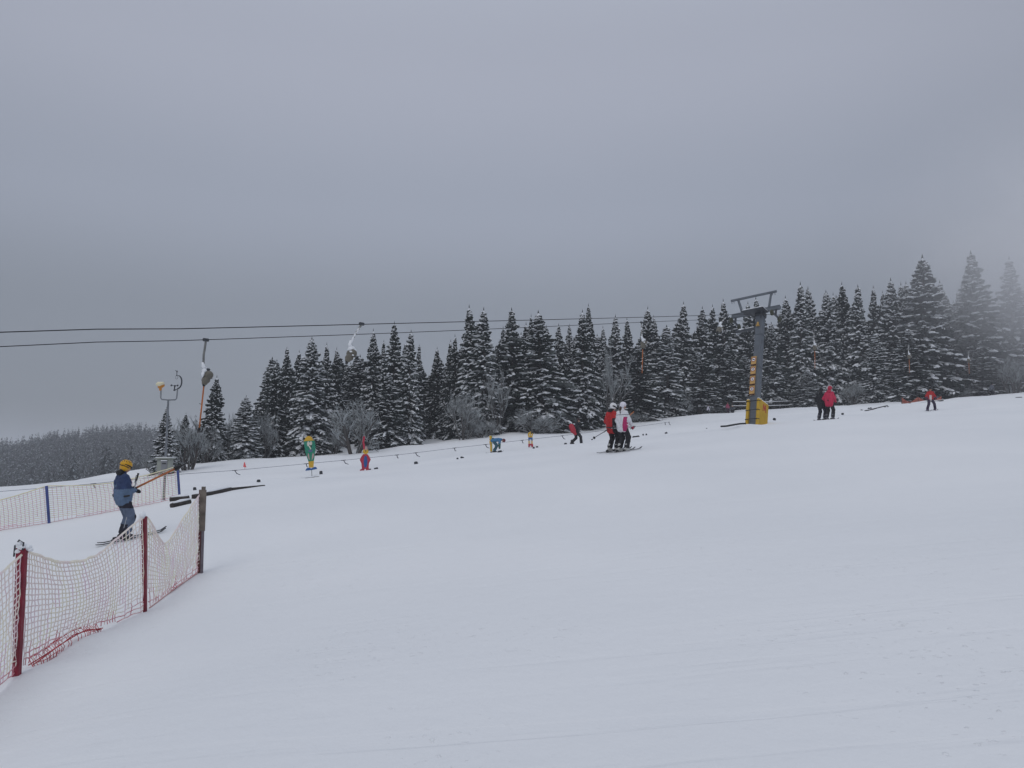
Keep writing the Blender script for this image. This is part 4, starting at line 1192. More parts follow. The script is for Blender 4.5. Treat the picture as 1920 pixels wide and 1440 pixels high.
# ------------------------------------------------------------------ painted cutout figures
def C_(name, c, **k): return mat(name, c, .5, var=.1, scale=4, **k)
M_GREEN = C_("cutout_green", (.02, .22, .14)); M_CYEL = C_("cutout_yellow", (.60, .36, .03)); M_CBLUE = C_("cutout_blue", (.025, .10, .30))
M_CRED = C_("cutout_red", (.42, .03, .06)); M_CPINK = C_("cutout_pink", (.45, .32, .30)); M_PURP = C_("cutout_purple", (.10, .12, .22)); M_CCREAM = C_("cutout_cream", (.60, .58, .50))
def figure(label, px, py, scale_zoom, Y, layers, off, posts=(), group="painted cutout figures"):
    """layers: (part name, material, outline in enlarged-photo pixels, step towards the viewer)"""
    p = ground(px, py); Y = p.y
    k = Y / F / scale_zoom
    t = thing("cutout_figure", label, "cutout figure", p, rz(math.atan2(-p.x, p.y) * .6), group)
    for nm, m_, poly, st in layers:
        mb_ = MB(); pts = [((x - off[0]) * k, (off[1] - y) * k) for x, y in poly]
        mb_.prism(pts, -.012 - .004 * st, .012 - (.004 * st - .004 if st else 0) + (.004 * st if not st else -.0)) if st == 0 else mb_.prism(pts, -.013 - .004 * st, -.012 - .004 * (st - 1) - .0005)
        mb_.build(nm, m_, t)
    for x0, z0, x1, z1, r in posts:
        mb_ = MB(); mb_.tube([((x0 - off[0]) * k, .02, (off[1] - z0) * k), ((x1 - off[0]) * k, .02, (off[1] - z1) * k)], r, 6); mb_.build("stake", M_DSTEEL, t)
    return t
def oval(cx, cy, rx, ry, n=14): return [(cx + rx * math.cos(2 * math.pi * i / n), cy + ry * math.sin(2 * math.pi * i / n)) for i in range(n)]
hair = []
for i in range(15):
    a = math.pi * (1 - i / 14); r_ = (108 if i % 2 == 0 else 90)
    hair.append((320 + r_ * 1.05 * math.cos(a), 215 - r_ * math.sin(a)))
hair = [(180, 262)] + hair + [(474, 232)]
figure("green cutout figure with yellow spiky hair and blue shoes on a stake", 584, 893, 14.4, 41, [
    ("body_board", M_GREEN, [(188, 258), (470, 228), (492, 330), (505, 440), (490, 600), (470, 785), (325, 803), (260, 620), (225, 480)], 0),
    ("hair", M_CYEL, hair, 1),
    ("leg_panel", M_CYEL, [(325, 800), (470, 782), (465, 962), (345, 968)], 1),
    ("shoes", M_CBLUE, [(250, 1050), (268, 1000), (305, 968), (350, 965), (405, 985), (460, 955), (505, 940), (540, 955), (562, 1000), (430, 1028)], 1),
    ("eye", M_CCREAM, oval(310, 325, 34, 68), 1), ("eye", M_CCREAM, oval(378, 312, 34, 55), 1),
    ("mouth", M_BLACK, [(355, 375), (410, 365), (398, 425), (378, 420)], 2), ("muzzle", M_CCREAM, [(318, 385), (352, 378), (395, 470), (370, 478)], 1),
    ("scarf", M_PURP, [(315, 495), (425, 478), (418, 540), (322, 552)], 1),
    ("hand", M_CPINK, [(310, 575), (335, 600), (362, 770), (335, 740), (300, 660)], 1), ("hand", M_CPINK, [(435, 565), (468, 610), (455, 700), (412, 770), (415, 650)], 1)],
    (415, 1195), [(415, 1030, 430, 1260, .014)])
figure("red cutout figure with tall red feather and blue belly", 685, 882, 18.0, 41, [
    ("body_board", M_CRED, [(378, 755), (522, 755), (590, 840), (632, 940), (578, 1060), (570, 1180), (575, 1240), (648, 1240), (652, 1288), (492, 1300), (455, 1240), (415, 1300), (275, 1312), (285, 1275), (345, 1240), (322, 1060), (268, 950), (310, 850)], 0),
    ("belly", M_CBLUE, oval(462, 1010, 62, 205), 1), ("head_board", M_CYEL, oval(458, 668, 96, 90), 0), ("face", M_CPINK, oval(472, 560, 45, 68), 1),
    ("feather", M_CRED, [(365, 165), (400, 150), (432, 170), (425, 270), (405, 350), (432, 440), (432, 590), (378, 605), (372, 500), (350, 380), (352, 290)], 1),
    ("hat", M_BLACK, [(430, 480), (440, 430), (480, 405), (535, 420), (540, 465), (500, 480)], 2), ("nose", M_BLACK, [(448, 615), (472, 615), (468, 685), (455, 685)], 1),
    ("shoe", M_BLACK, [(575, 1242), (646, 1242), (650, 1288), (600, 1290)], 1)],
    (460, 1300))
figure("small striped cutout in yellow, blue and red near the rope lift", 995, 839, 16.0, 51, [
    ("upper_board", M_CYEL, [(1450, 200), (1500, 150), (1545, 148), (1600, 210), (1598, 270), (1575, 320), (1465, 320), (1448, 270)], 0),
    ("face_spot", M_BLACK, oval(1552, 188, 22, 26), 1), ("face_spot", M_CCREAM, oval(1505, 250, 12, 34), 1), ("face_spot", M_CCREAM, oval(1562, 245, 10, 28), 1),
    ("blue_band", M_CBLUE, [(1458, 320), (1590, 320), (1588, 418), (1555, 418), (1540, 370), (1510, 370), (1498, 418), (1462, 418)], 0),
    ("yellow_band", M_CYEL, [(1462, 418), (1588, 418), (1590, 510), (1465, 510)], 0), ("leg_mark", M_WHITE, [(1500, 380), (1515, 372), (1540, 372), (1552, 418), (1552, 508), (1500, 508)], 1),
    ("red_base", M_CRED, [(1458, 510), (1600, 510), (1605, 600), (1555, 608), (1540, 560), (1512, 560), (1500, 608), (1460, 605)], 0), ("leg_mark", M_WHITE, [(1512, 560), (1540, 560), (1555, 610), (1500, 610)], 1)],
    (1530, 620), [(1480, 560, 1480, 680, .02), (1580, 560, 1580, 680, .02)])
figure("narrow yellow cutout with scalloped left edge beside the bent over person", 920, 846.5, 16.0, 50, [
    ("board", M_CYEL, [(285, 275), (345, 268), (360, 330), (365, 600), (372, 742), (305, 742), (300, 560), (285, 500), (278, 450), (296, 420), (275, 380), (292, 340), (270, 310)], 0),
    ("green_edge", M_GREEN, [(345, 268), (362, 275), (372, 742), (360, 742)], 1)],
    (320, 742), [(330, 650, 330, 800, .02)])

# ------------------------------------------------------------------ orange net by the snow bank
on = [on_ground(x, Y) for x, Y in ((1691, 77), (1722, 79), (1766, 82))]
ot = [at(1690, 745, 77), at(1721, 745, 79), at(1765, 743.5, 82)]
M_ONET = mat("orange_net", (.40, .12, .085), .8, var=.2, scale=2)
fence3 = thing("net_fence", "small orange net fence sagging on posts before the big spruces", "fence", on[0])
for b_, t_ in zip(on, ot):
    b = MB(); b.tube([b_ - on[0] + Vector((0, 0, -.3)), t_ - on[0] + Vector((0, 0, .08))], .03, 6); b.build("post", M_DWOOD, fence3)
for k in range(2):
    mid = ot[k].lerp(ot[k + 1], .5); gm = on[k].lerp(on[k + 1], .5)
    tops = [(0, ot[k]), (.3, ot[k].lerp(ot[k + 1], .3) + Vector((0, 0, -.38))), (.55, ot[k].lerp(ot[k + 1], .55) + Vector((0, 0, -.50))), (.8, ot[k].lerp(ot[k + 1], .8) + Vector((0, 0, -.25))), (1, ot[k + 1])]
    net_panel(tops, [(0, on[k]), (.5, gm), (1, on[k + 1])], 34, 18, .013, .05, on[0], .99, mats=(0, 0, 0), seed=20 + k).build("net", [M_ONET], fence3)

# ------------------------------------------------------------------ rail fence in the wood behind the pylon, and one in the mist at the right
def rail_fence(pts, label, nposts, hh):
    q = [on_ground(x, Y) for x, Y in pts]; o0 = q[0]
    t = thing("rail_fence", label, "fence", o0)
    for i in range(nposts):
        f = i / (nposts - 1); p = q[0].lerp(q[-1], f); p.z = gz(p.x, p.y)
        b_ = MB(); b_.tube([p - o0 + Vector((0, 0, -.3)), p - o0 + Vector((0, 0, hh + .1))], .06, 7); b_.build("post", M_DWOOD, t)
    for zz in (.5 * hh, hh):
        a, c_ = q[0] - o0 + Vector((0, -.07, zz)), q[-1] - o0 + Vector((0, -.07, zz)); a.z = zz; c_.z = gz(q[-1].x, q[-1].y) - o0.z + zz
        b_ = MB(); b_.tube([a, (a + c_) / 2 + Vector((0, 0, -.06)), c_], .055, 6); r_ = b_.build("rail", M_DWOOD, t)
        b_ = MB(); b_.tube([a + Vector((0, 0, .06)), (a + c_) / 2 + Vector((0, 0, .02)), c_ + Vector((0, 0, .06))], .05, 6); b_.build("snow_line", M_SNOWLUMP, r_, True)
rail_fence([(1374, 91), (1490, 97)], "dark wooden rail fence with snow on its rails behind the pylon foot", 5, .95)
rail_fence([(1880, 99), (1990, 99)], "dark rail fence in the mist at the wood's right end", 4, 1.3)

# ------------------------------------------------------------------ people
M_SKIN = mat("skin", (.42, .24, .17), .55, var=.08, scale=20)
M_DARKHAIR = mat("dark_brown_hair", (.05, .028, .018), .6, var=.3, scale=40)
def ik(a, c, l1, l2, pole):
    """middle joint of a two-bone limb from a to c, bending towards pole"""
    a, c, pole = Vector(a), Vector(c), Vector(pole)
    d = c - a; D = min(d.length, (l1 + l2) * .999); u = d.normalized()
    x = (l1 * l1 - l2 * l2 + D * D) / (2 * D); h = math.sqrt(max(0, l1 * l1 - x * x))
    p = pole - u * pole.dot(u); p.normalize()
    return a + u * x + p * h, a + u * D
def person(label, pos, head_dir, s, pose, col, cell=.02, group=None, fine=True):
    """a standing 1.75 m figure facing local +x, scaled by s"""
    t = thing("person", label, "person", pos, rz(head_dir), group, s)
    V_ = Vector
    hip = V_(pose.get('hip', (0, 0, .90))); leanf = R(pose.get('lean', 4)); leans = R(pose.get('side', 0))
    Tm = Matrix.Rotation(leanf, 3, 'Y') @ Matrix.Rotation(-leans, 3, 'X')
    up = Tm @ V_((0, 0, 1)); tw = Matrix.Rotation(R(pose.get('twist', 0)), 3, 'Z')
    lat = Tm @ (tw @ V_((0, 1, 0)))
    waist = hip + up * .16; chest = hip + up * .36; neckb = hip + up * .53
    hd = Matrix.Rotation(R(pose.get('nod', 8)), 3, 'Y'); hy = Matrix.Rotation(R(pose.get('yaw', 0)), 3, 'Z')
    nk = neckb + (Tm @ V_((.01, 0, .07))) ; HM = hy @ hd
    if pose.get('hang'): HM = Tm @ hy @ hd
    hc = nk + HM @ V_((.03, 0, .13))
    sh = [chest + up * .11 + lat * (.175 * k) for k in (1, -1)]
    hp = [hip + V_((0, .095 * k, -.02)) for k in (1, -1)]
    hands = [V_(h) for h in pose['hands']]; feet = [V_(f) for f in pose['feet']]
    el, wr, kn, an = [], [], [], []
    for k in range(2):
        e, w = ik(sh[k], hands[k], .29, .26, pose.get('elbow', (-.6, (.5 if k == 0 else -.5), -.6)))
        el.append(e); wr.append(w)
        q, a = ik(hp[k], feet[k] + V_((0, 0, .12)), .43, .40, (1, .05 * (1 if k == 0 else -1), 0))
        kn.append(q); an.append(a)
    # body: one continuous surface from head to ankles, with a face
    fdir = HM @ V_((1, 0, 0)); fl = HM @ V_((0, 1, 0)); fu = HM @ V_((0, 0, 1))
    B_ = [(hc + fu * .02 - fdir * .015, hc + fu * .025 + fdir * .01, .088, .086), (hc - fu * .05 + fdir * .03, hc - fu * .07 + fdir * .045, .06, .045),
          (hc + fdir * .095 - fu * .005, hc + fdir * .112 - fu * .03, .012, .016), (hc + fdir * .085 - fu * .062 + fl * .018, hc + fdir * .085 - fu * .062 - fl * .018, .012, .012),
          (nk - up * .08, hc - fu * .06, .06, .055), (neckb - up * .02 + lat * .08, neckb - up * .02 - lat * .08, .06, .06),
          (chest + lat * .07, hip + lat * .06, .10, .10), (chest - lat * .07, hip - lat * .06, .10, .10)]
    for k in (1, -1): B_.append((hc + fl * (.085 * k) + fu * .0, hc + fl * (.09 * k) - fu * .03, .018, .014))
    for k in range(2):
        B_ += [(sh[k], el[k], .055, .045), (el[k], wr[k], .043, .032), (hp[k], kn[k], .085, .058), (kn[k], an[k], .055, .042)]
    eyes = [hc + fdir * .088 + fu * .012 + fl * (.033 * k) for k in (1, -1)]; mo = hc + fdir * .092 - fu * .062
    def face_slot(q):
        v = V_(q)
        if min((v - e).length for e in eyes) < .014: return 1
        if abs((v - mo).dot(fl)) < .026 and abs((v - mo).dot(fu)) < .009 and (v - mo).length < .04: return 2
        return 0
    blend_obj("body", B_, [M_SKIN, M_BLACK, mat("lips", (.30, .09, .08), .5)], t, max(.012, cell * .8), .035, slot=face_slot)
    # trousers
    tm = mat(*col['trousers']); bk_ = pose.get('bulk', 0)
    Tr = [(hip + V_((0, .07, .06)), hip + V_((0, -.07, .06)), .125, .125)]
    for k in range(2):
        Tr += [(hp[k], kn[k], .112 + bk_ * .6, .092 + bk_ * .6), (kn[k], an[k] + (kn[k] - an[k]) * .12, .092 + bk_ * .6, .098 + bk_ * .5)]
    mats_ = [tm]; slot = None
    if 'patch' in col:
        mats_.append(mat(*col['patch']))
        def slot(q):
            v = V_(q)
            for k in range(2):
                if (v - kn[k] - V_((.07, 0, -.0))).length < .105: return 1
            if v.z > hip.z - .22 and v.z < hip.z + .02: return 1
            if v.z < .34 and v.x < min(an[0].x, an[1].x) + .0: return 1
            return 0
    blend_obj("trousers", Tr, mats_, t, cell, .03, wob=.007, slot=slot)
    # jacket
    bk_ = pose.get('bulk', 0)
    jl = pose.get('jacket_len', .10)
    jb = hip - up * jl
    J = [(chest + lat * .085, hip + up * .05 + lat * .09, .135 + bk_, .140 + bk_), (chest - lat * .085, hip + up * .05 - lat * .09, .135 + bk_, .140 + bk_),
         (hip + lat * .085, jb + lat * .08, .138 + bk_, .128 + bk_), (hip - lat * .085, jb - lat * .08, .138 + bk_, .128 + bk_),
         (neckb + up * .0, nk + up * -.005, .095, .078)]
    for k in range(2):
        J += [(sh[k] - lat * (.03 * (1, -1)[k]), el[k], .098, .078), (el[k], wr[k] + (el[k] - wr[k]) * .06, .080, .060)]
    mj = [mat(*c) for c in col['jacket']]
    js = col.get('jslot')
    sl = None
    if js:
        info = dict(hip=hip, up=up, lat=lat, sh=sh, el=el, wr=wr, chest=chest)
        sl = lambda q: js(V_(q), info)
    blend_obj("jacket", J, mj, t, cell, .035, wob=.009, slot=sl, seed=1.3)
    # headwear
    hm = mat(*col['hat'])
    if col.get('helmet'):
        Hm = [(hc + fu * .045 - fdir * .02, hc + fu * .045 + fdir * .015, .122, .118), (hc - fu * .04 - fdir * .03 + fl * .06, hc - fu * .04 - fdir * .03 - fl * .06, .072, .072)]
        hslot = col.get('hslot'); hml = [hm] + [mat(*c) for c in col.get('hat2', [])]
        ho = blend_obj("helmet", Hm, hml, t, min(cell, .014), .04, slot=(lambda q: hslot((V_(q) - hc).dot(fu), (V_(q) - hc).dot(fdir))) if hslot else None)
        g_ = MB(); ring = []
        for i in range(17):
            a = -2.7 + 5.4 * i / 16
            ring.append(hc + fdir * (.122 * math.cos(a)) + fl * (.120 * math.sin(a)) + fu * (.03 - .022 * math.cos(a)))
        g_.tube(ring, .016, 6); 
        for k in range(-3, 4): g_.ball(hc + fdir * (.105 * math.cos(k * .22)) + fl * (.105 * math.sin(k * .22)) + fu * .008, (.03, .03, .034), 7, 5)
        g_.build("goggles", M_BLACK, ho, True)
    else:
        Hm = [(hc + fu * .05 - fdir * .015, hc + fu * .05 + fdir * .01, .108, .105), (hc + fu * .0 - fdir * .05 + fl * .03, hc - fdir * .05 - fl * .03, .075, .075)]
        blend_obj("hat", Hm, hm, t, min(cell, .018), .03)
    if 'collar' in col:
        blend_obj("hood", [(neckb - fdir * .06 + fl * .06 + up * .04, neckb - fdir * .06 - fl * .06 + up * .04, .062, .062), (neckb + up * .06, nk + up * .02, .085, .075)], mat(*col['collar']), t, .018, .03)
    if 'hair' in col:
        blend_obj("hair", [(hc - fdir * .09 - fu * .03, hc - fdir * .12 - fu * .12, .035, .04), (hc - fdir * .12 - fu * .12, hc - fdir * .11 - fu * .30, .04, .018)], M_DARKHAIR, t, .012, .02)
    # gloves: palm, four curled fingers, thumb
    gm = mat(*col['gloves'])
    for k in range(2):
        d = (wr[k] - el[k]).normalized()
        cu = V_(pose.get('curl', (.2, 0, -1))); cu = (cu - d * cu.dot(d)).normalized(); la = d.cross(cu)
        w0 = wr[k]
        G = [(w0 - d * .10, w0 + d * .01, .062, .046), (w0 + d * .02 + la * .015, w0 + d * .075 + la * .018, .032, .034), (w0 + d * .02 - la * .015, w0 + d * .075 - la * .018, .032, .034)]
        if fine:
            for q, ln in zip((-1.5, -.5, .5, 1.5), (.032, .040, .038, .028)):
                b0 = w0 + d * .085 + la * (.024 * q)
                b1 = b0 + d * (ln * .9) + cu * .012; b2 = b1 + cu * (ln * .9); b3 = b2 - d * (ln * .7) + cu * .004
                G += [(b0, b1, .0145, .014), (b1, b2, .014, .013), (b2, b3, .013, .012)]
            sg = 1 if k == 1 else -1
            th = w0 + d * .03 + la * (.035 * sg); G += [(th, th + la * (.025 * sg) + d * .03 + cu * .02, .017, .015), (th + la * (.025 * sg) + d * .03 + cu * .02, th + la * (.01 * sg) + d * .05 + cu * .045, .015, .013)]
        blend_obj("glove", G, gm, t, .009 if fine else .016, .008 if fine else .02)
    # boots
    bm_ = mat(*col['boots'])
    for k in range(2):
        f = feet[k]; toe = pose.get('toe', ((1, 0, 0), (1, 0, 0)))[k]; dx = V_(toe).normalized()
        zb = .055
        P_ = [(an[k] + V_((0, 0, .10)), f + V_((0, 0, .10)), .072, .066), (f - dx * .07 + V_((0, 0, zb)), f + dx * .13 + V_((0, 0, zb - .005)), .058, .05), (f + V_((0, .0, .07)), f + dx * .06 + V_((0, 0, .07)), .06, .055)]
        bo = blend_obj("boot", P_, bm_, t, min(cell, .016), .025)
        if fine:
            q = MB()
            for z in (.16, .21): q.box(an[k] * 0 + f + V_((.045, 0, z)), (.07, .145, .018))
            q.build("buckle", M_DSTEEL, bo)
    return t
def to_world(t, p): return t.matrix_basis @ Vector(p)
def ski(pos, dirv, ln, label, m_, w=.075, tail=.45):
    """one ski, tip turned up; pos = world point under the boot"""
    d = Vector(dirv).normalized(); q = MB(); n = 12; vs = []
    sd = d.cross(Vector((0, 0, 1))).normalized(); up = sd.cross(d)
    for i in range(n + 1):
        f = i / n; x = (f - tail) * ln
        ww = w * (1.0 - .28 * math.sin(math.pi * min(1, f))) * (1 if f < .93 else .55 if f > .99 else .85)
        z = .012 + (.06 * ((f - .88) / .12) ** 1.8 if f > .88 else 0) + (.02 * ((.05 - f) / .05) if f < .05 else 0)
        for s_ in (-1, 1):
            for t_ in (0, .014): vs.append(d * x + sd * (s_ * ww / 2) + up * (z + t_))
    fs = []
    for i in range(n):
        a, b = i * 4, i * 4 + 4
        fs += [(a, a + 2, b + 2, b), (a + 1, b + 1, b + 3, a + 3), (a, b, b + 1, a + 1), (a + 2, a + 3, b + 3, b + 2)]
    fs += [(0, 1, 3, 2), (n * 4, n * 4 + 2, n * 4 + 3, n * 4 + 1)]
    q.add(vs, fs)
    t = thing("ski", label, "ski", pos, None, "skis on the slope")
    q.build("ski_board", m_, t)
    q = MB(); Rr = Matrix((d, -sd, up)).transposed()
    q.box(d * .15 + up * .045, (.08, .06, .05), Rr, bevel=.01); q.box(d * -.16 + up * .05, (.10, .06, .06), Rr, bevel=.01); q.build("binding", M_BLACK, t)
    return t
def ski_pole(grip, basket, label, m_shaft):
    """pole from grip end to tip"""
    g_, b_ = Vector(grip), Vector(basket); d = (b_ - g_).normalized(); L_ = (b_ - g_).length
    t = thing("ski_pole", label, "ski pole", g_, None, "ski poles")
    q = MB(); q.tube([d * .12, d * L_], [.014, .010], 6); q.build("shaft", m_shaft, t)
    q = MB(); q.tube([d * -.02, d * .02, d * .14], [.022, .018, .016], 7); q.build("handle", M_RUBBER, t)
    q = MB(); q.tube([d * (L_ - .08), d * (L_ - .07)], .05, 10); q.tube([d * (L_ - .1), d * (L_ - .05)], .016, 6); q.build("basket", M_RUBBER, t)
    s_ = d.cross(Vector((0, 0, 1))).normalized()
    q = MB(); q.tube([d * 0, d * .04 + s_ * .06, d * .13 + s_ * .06 + Vector((0, 0, -.05)), d * .12 + s_ * .01], .008, 4); q.build("strap", M_RUBBER, t)
    return t
M_SKIB = mat("black_ski", (.025, .026, .03), .4, var=.3, scale=6)
M_SKIW = mat("pale_ski", (.30, .31, .33), .4, var=.4, scale=5)
M_ALU = mat("aluminium_shaft", (.42, .43, .45), .35, metal=.6)
BLK = ("black_cloth", (.014, .014, .017), .75, .35, 9, .3)
def slope_dir(p, h):
    a = Vector((math.cos(h), math.sin(h))); e = .7
    return Vector((a.x, a.y, (gz(p.x + a.x * e, p.y + a.y * e) - gz(p.x - a.x * e, p.y - a.y * e)) / (2 * e))).normalized()

# ---- the rider with the yellow helmet
P0 = on_ground(231, 17.0)
h0 = HEAD
def js0(q, I):
    r = (q - I['hip']).dot(I['up'])
    for k in range(2):
        if (q - I['el'][k]).length < .20 and (q - I['hip']).dot(I['up']) > .22: return 1
    return 1 if r > .33 or (r > .24 and q.x > .02) else 0
t0 = person("person in blue grey ski suit and yellow helmet pulled by the lift, holding a pole", P0 + Vector((0, 0, .03)), h0, .905,
    dict(hip=(-.05, 0, .925), lean=-4, nod=13, bulk=.02, hands=((.15, .10, 1.15), (.16, -.11, 1.10)), feet=((.03, .10, .01), (.0, -.10, .0)), curl=(.1, 0, -1), jacket_len=.04, elbow=(-.5, .1, -1)),
    dict(jacket=[("slate_blue_cloth", (.10, .155, .245), .8, .15, 9, .3), ("navy_cloth", (.03, .05, .12), .8, .2, 9, .3)], jslot=js0,
         trousers=("grey_blue_cloth", (.105, .135, .20), .8, .2, 8, .3), patch=("knee_black", (.018, .018, .03), .8, .2), hat=("yellow_helmet", (.62, .33, .015), .35, .05), helmet=True,
         hat2=[("helmet_black_band", (.03, .02, .015), .5)], hslot=lambda u, f: 1 if (abs(u + .012 - .2 * (-f)) < .012 and f < .05) or (u > .10 and abs(math.sin(f * 90)) > .9) else 0,
         collar=("black_collar", (.012, .013, .014), .8, .2), gloves=("black_gloves", (.012, .012, .014), .7, .2), boots=("black_boots", (.02, .02, .022), .4, .2)), cell=.015)
d0 = slope_dir(P0, h0); s0 = Vector((-d0.y, d0.x, 0)).normalized()
for k, lb in ((.12 * .905, "far ski under the yellow helmeted person, thin and dark"), (-.12 * .905, "near ski under the yellow helmeted person, half hidden by the net fence")):
    p = P0 + s0 * k + d0 * (.05 if k > 0 else -.06); p.z = gz(p.x, p.y) + .012
    ski(p, d0, 1.42, lb, M_SKIB, w=.065, tail=.36)
hl, hr = to_world(t0, (.19, .09, 1.12)), to_world(t0, (.20, -.11, 1.07))
gp = at(259, 889, hr.y + .02); bk = at(233, 985, P0.y - .1)
d_ = (gp - bk).normalized()
ski_pole(gp + d_ * .0, at(229, 1004, P0.y - .15), "ski pole with thick black grip held upright by the yellow helmeted person", M_ALU)
cone = at(327, 879.5, on_line(327, 879, L1P).y)
inner = hl + (hl - cone).normalized() * .30
tow_bar(678, 608, L1P, "snow crusted tow bar towing the yellow helmeted rider, box high before the spruces", tilt=R(26), box_tilt=R(12), tow=(inner, cone), snowy=True)

# ---- the couple riding up together
Pc = on_ground(1149, 30.0)
hc_ = HEAD - R(4)
def js_red(q, I):
    r = (q - I['hip']).dot(I['up']); l = (q - I['hip']).dot(I['lat'])
    if l < -.13 and r < .30 and abs(q.x - I['hip'].x) < .14: return 1
    for k in range(2):
        if (q - I['wr'][k]).length < .16: return 1
        if abs((q - I['el'][k]).length - .02) < .04 and k == 1: return 2
    return 0
def js_white(q, I):
    r = (q - I['hip']).dot(I['up']); l = (q - I['hip']).dot(I['lat'])
    if -.23 < l < -.115 - .035 * max(0, r) / .3 and -.2 < r < .32 and (q - I['el'][1]).length > .16 and (q - I['wr'][1]).length > .14: return 1
    if abs(r - .40) < .014 and (q - I['el'][1]).length > .15: return 2
    if abs((q - I['el'][1]).length - .05) < .012: return 2
    return 0
ta = person("person in red ski jacket and white helmet riding the lift beside the one in white", Pc + Vector((0, 0, .03)), hc_, 1.0,
    dict(hip=(-.04, 0, .90), lean=0, nod=14, yaw=-25, hands=((.16, .30, .92), (.10, -.30, .90)), feet=((-.02, .13, 0), (.06, -.13, 0)), jacket_len=.14, curl=(0, .3, -1)),
    dict(jacket=[("red_cloth", (.42, .018, .02), .7, .12, 8, .3), BLK, ("white_trim", (.7, .7, .7), .7)], jslot=js_red, trousers=BLK, hat=("white_helmet", (.72, .72, .73), .4), helmet=True,
         hat2=[("helmet_black_panel", (.03, .03, .03), .5)], hslot=lambda u, f: 1 if (-.01 < u < .035 and f > -.08) or u < -.075 else 0, collar=("black_collar", (.012, .013, .014), .8, .2),
         gloves=("black_gloves", (.012, .012, .014), .7, .2), boots=("white_boots", (.42, .42, .41), .4, .35, 10)), cell=.017)
Pd = on_ground(1168, 29.3)
tb_ = person("person in white jacket with pink panels, white hat and brown ponytail riding the lift", Pd + Vector((0, 0, .03)), hc_, 1.0,
    dict(hip=(-.02, 0, .90), lean=1, nod=4, yaw=-12, hands=((.26, .22, .98), (.30, -.20, .90)), feet=((-.03, .12, 0), (.05, -.13, 0)), jacket_len=.10, curl=(0, .3, -1)),
    dict(jacket=[("white_cloth", (.68, .68, .71), .75, .06, 8, .25), ("magenta_cloth", (.40, .025, .12), .75, .1), ("dark_piping", (.05, .04, .06), .7)], jslot=js_white, trousers=BLK,
         hat=("white_hat", (.72, .70, .76), .7, .08), helmet=False, hair=True, gloves=("red_gloves", (.36, .02, .05), .7, .1), boots=("white_boots", (.42, .42, .41), .4, .35, 10)), cell=.017)
dc = slope_dir(Pc, hc_); sc_ = Vector((-dc.y, dc.x, 0)).normalized()
for P_, k, x, lb, m_ in ((Pc, .13, -.02, "far ski of the person in the red jacket", M_SKIB), (Pc, -.13, .06, "near ski of the person in the red jacket", M_SKIB),
                         (Pd, .12, -.03, "far ski of the person in the white jacket", M_SKIB), (Pd, -.13, .05, "near ski of the person in the white jacket, nearest of the four", M_SKIB)):
    p = P_ + sc_ * k + dc * (x + .02); p.z = gz(p.x, p.y) + .015
    ski(p, dc, 1.6, lb, m_)
wg = to_world(ta, (.08, .30, .90))
ski_pole(at(1139, 806, 29.9), at(1112, 822, 29.2), "dark ski pole pointing back and down from the red jacket's hip", M_BLACK)
ski_pole(at(1190, 799.5, 29.7), at(1150, 799, 29.3), "ski pole held level by the red gloved hand, grip to the right", M_ALU)
ski_pole(at(1189, 802, 29.6), at(1146, 803, 29.2), "second ski pole held level beside the red glove, strap hanging", M_ALU)
cone = at(1188.5, 772, on_line(1188, 772, L1P).y)
inn = (to_world(ta, (-.05, -.05, .86)) + to_world(tb_, (-.1, .1, .86))) / 2
tow_bar(1362, 594, L1P, "tow bar pulling the couple in red and white, box beside the pylon", tilt=R(50), box_tilt=R(35), tow=(inn, cone), snowy=True)

# ---- the pair in black and pink red farther up
Pe = on_ground(1541, 43.8); Pf = on_ground(1556, 43.3)
he = HEAD - R(2)
te = person("person in black riding the lift beside a pink red jacket, seen from behind", Pe + Vector((0, 0, .03)), he, 1.0,
    dict(hip=(0, 0, .90), lean=2, nod=15, yaw=10, hands=((.22, .26, .95), (.25, -.22, .95)), feet=((-.04, .14, 0), (.06, -.14, 0)), jacket_len=.17),
    dict(jacket=[BLK], trousers=("dark_blue_black", (.02, .02, .034), .8, .2), hat=("black_hat", (.015, .015, .017), .8), gloves=("black_gloves", (.012, .012, .014), .7, .2), boots=("grey_boots", (.10, .10, .12), .5, .3)), cell=.024, fine=False)
tf = person("person in hooded pink red jacket riding the lift beside one in black", Pf + Vector((0, 0, .03)), he, 1.02,
    dict(hip=(0, 0, .90), lean=8, nod=10, yaw=-10, hands=((.22, .26, .95), (.28, -.22, .92)), feet=((-.04, .14, 0), (.06, -.14, 0)), jacket_len=.12),
    dict(jacket=[("pink_red_cloth", (.50, .025, .075), .75, .1, 8, .3)], trousers=BLK, hat=("pink_red_hood", (.42, .025, .06), .75, .1), collar=("pink_red_cloth", (.50, .025, .075), .75, .1, 8, .3), gloves=("black_gloves", (.012, .012, .014), .7, .2), boots=("grey_boots", (.10, .10, .12), .5, .3)), cell=.024, fine=False)
de = slope_dir(Pe, he); se = Vector((-de.y, de.x, 0)).normalized()
for P_, k, lb in ((Pe, .14, "far ski of the person in black beside the pink red jacket"), (Pe, -.14, "near ski of the person in black beside the pink red jacket"),
                  (Pf, .14, "far ski of the person in the pink red jacket"), (Pf, -.14, "near ski of the person in the pink red jacket, tip to the right")):
    p = P_ + se * k; p.z = gz(p.x, p.y) + .015
    ski(p, de, 1.5, lb, M_SKIW if 'tip' in lb else M_SKIB)

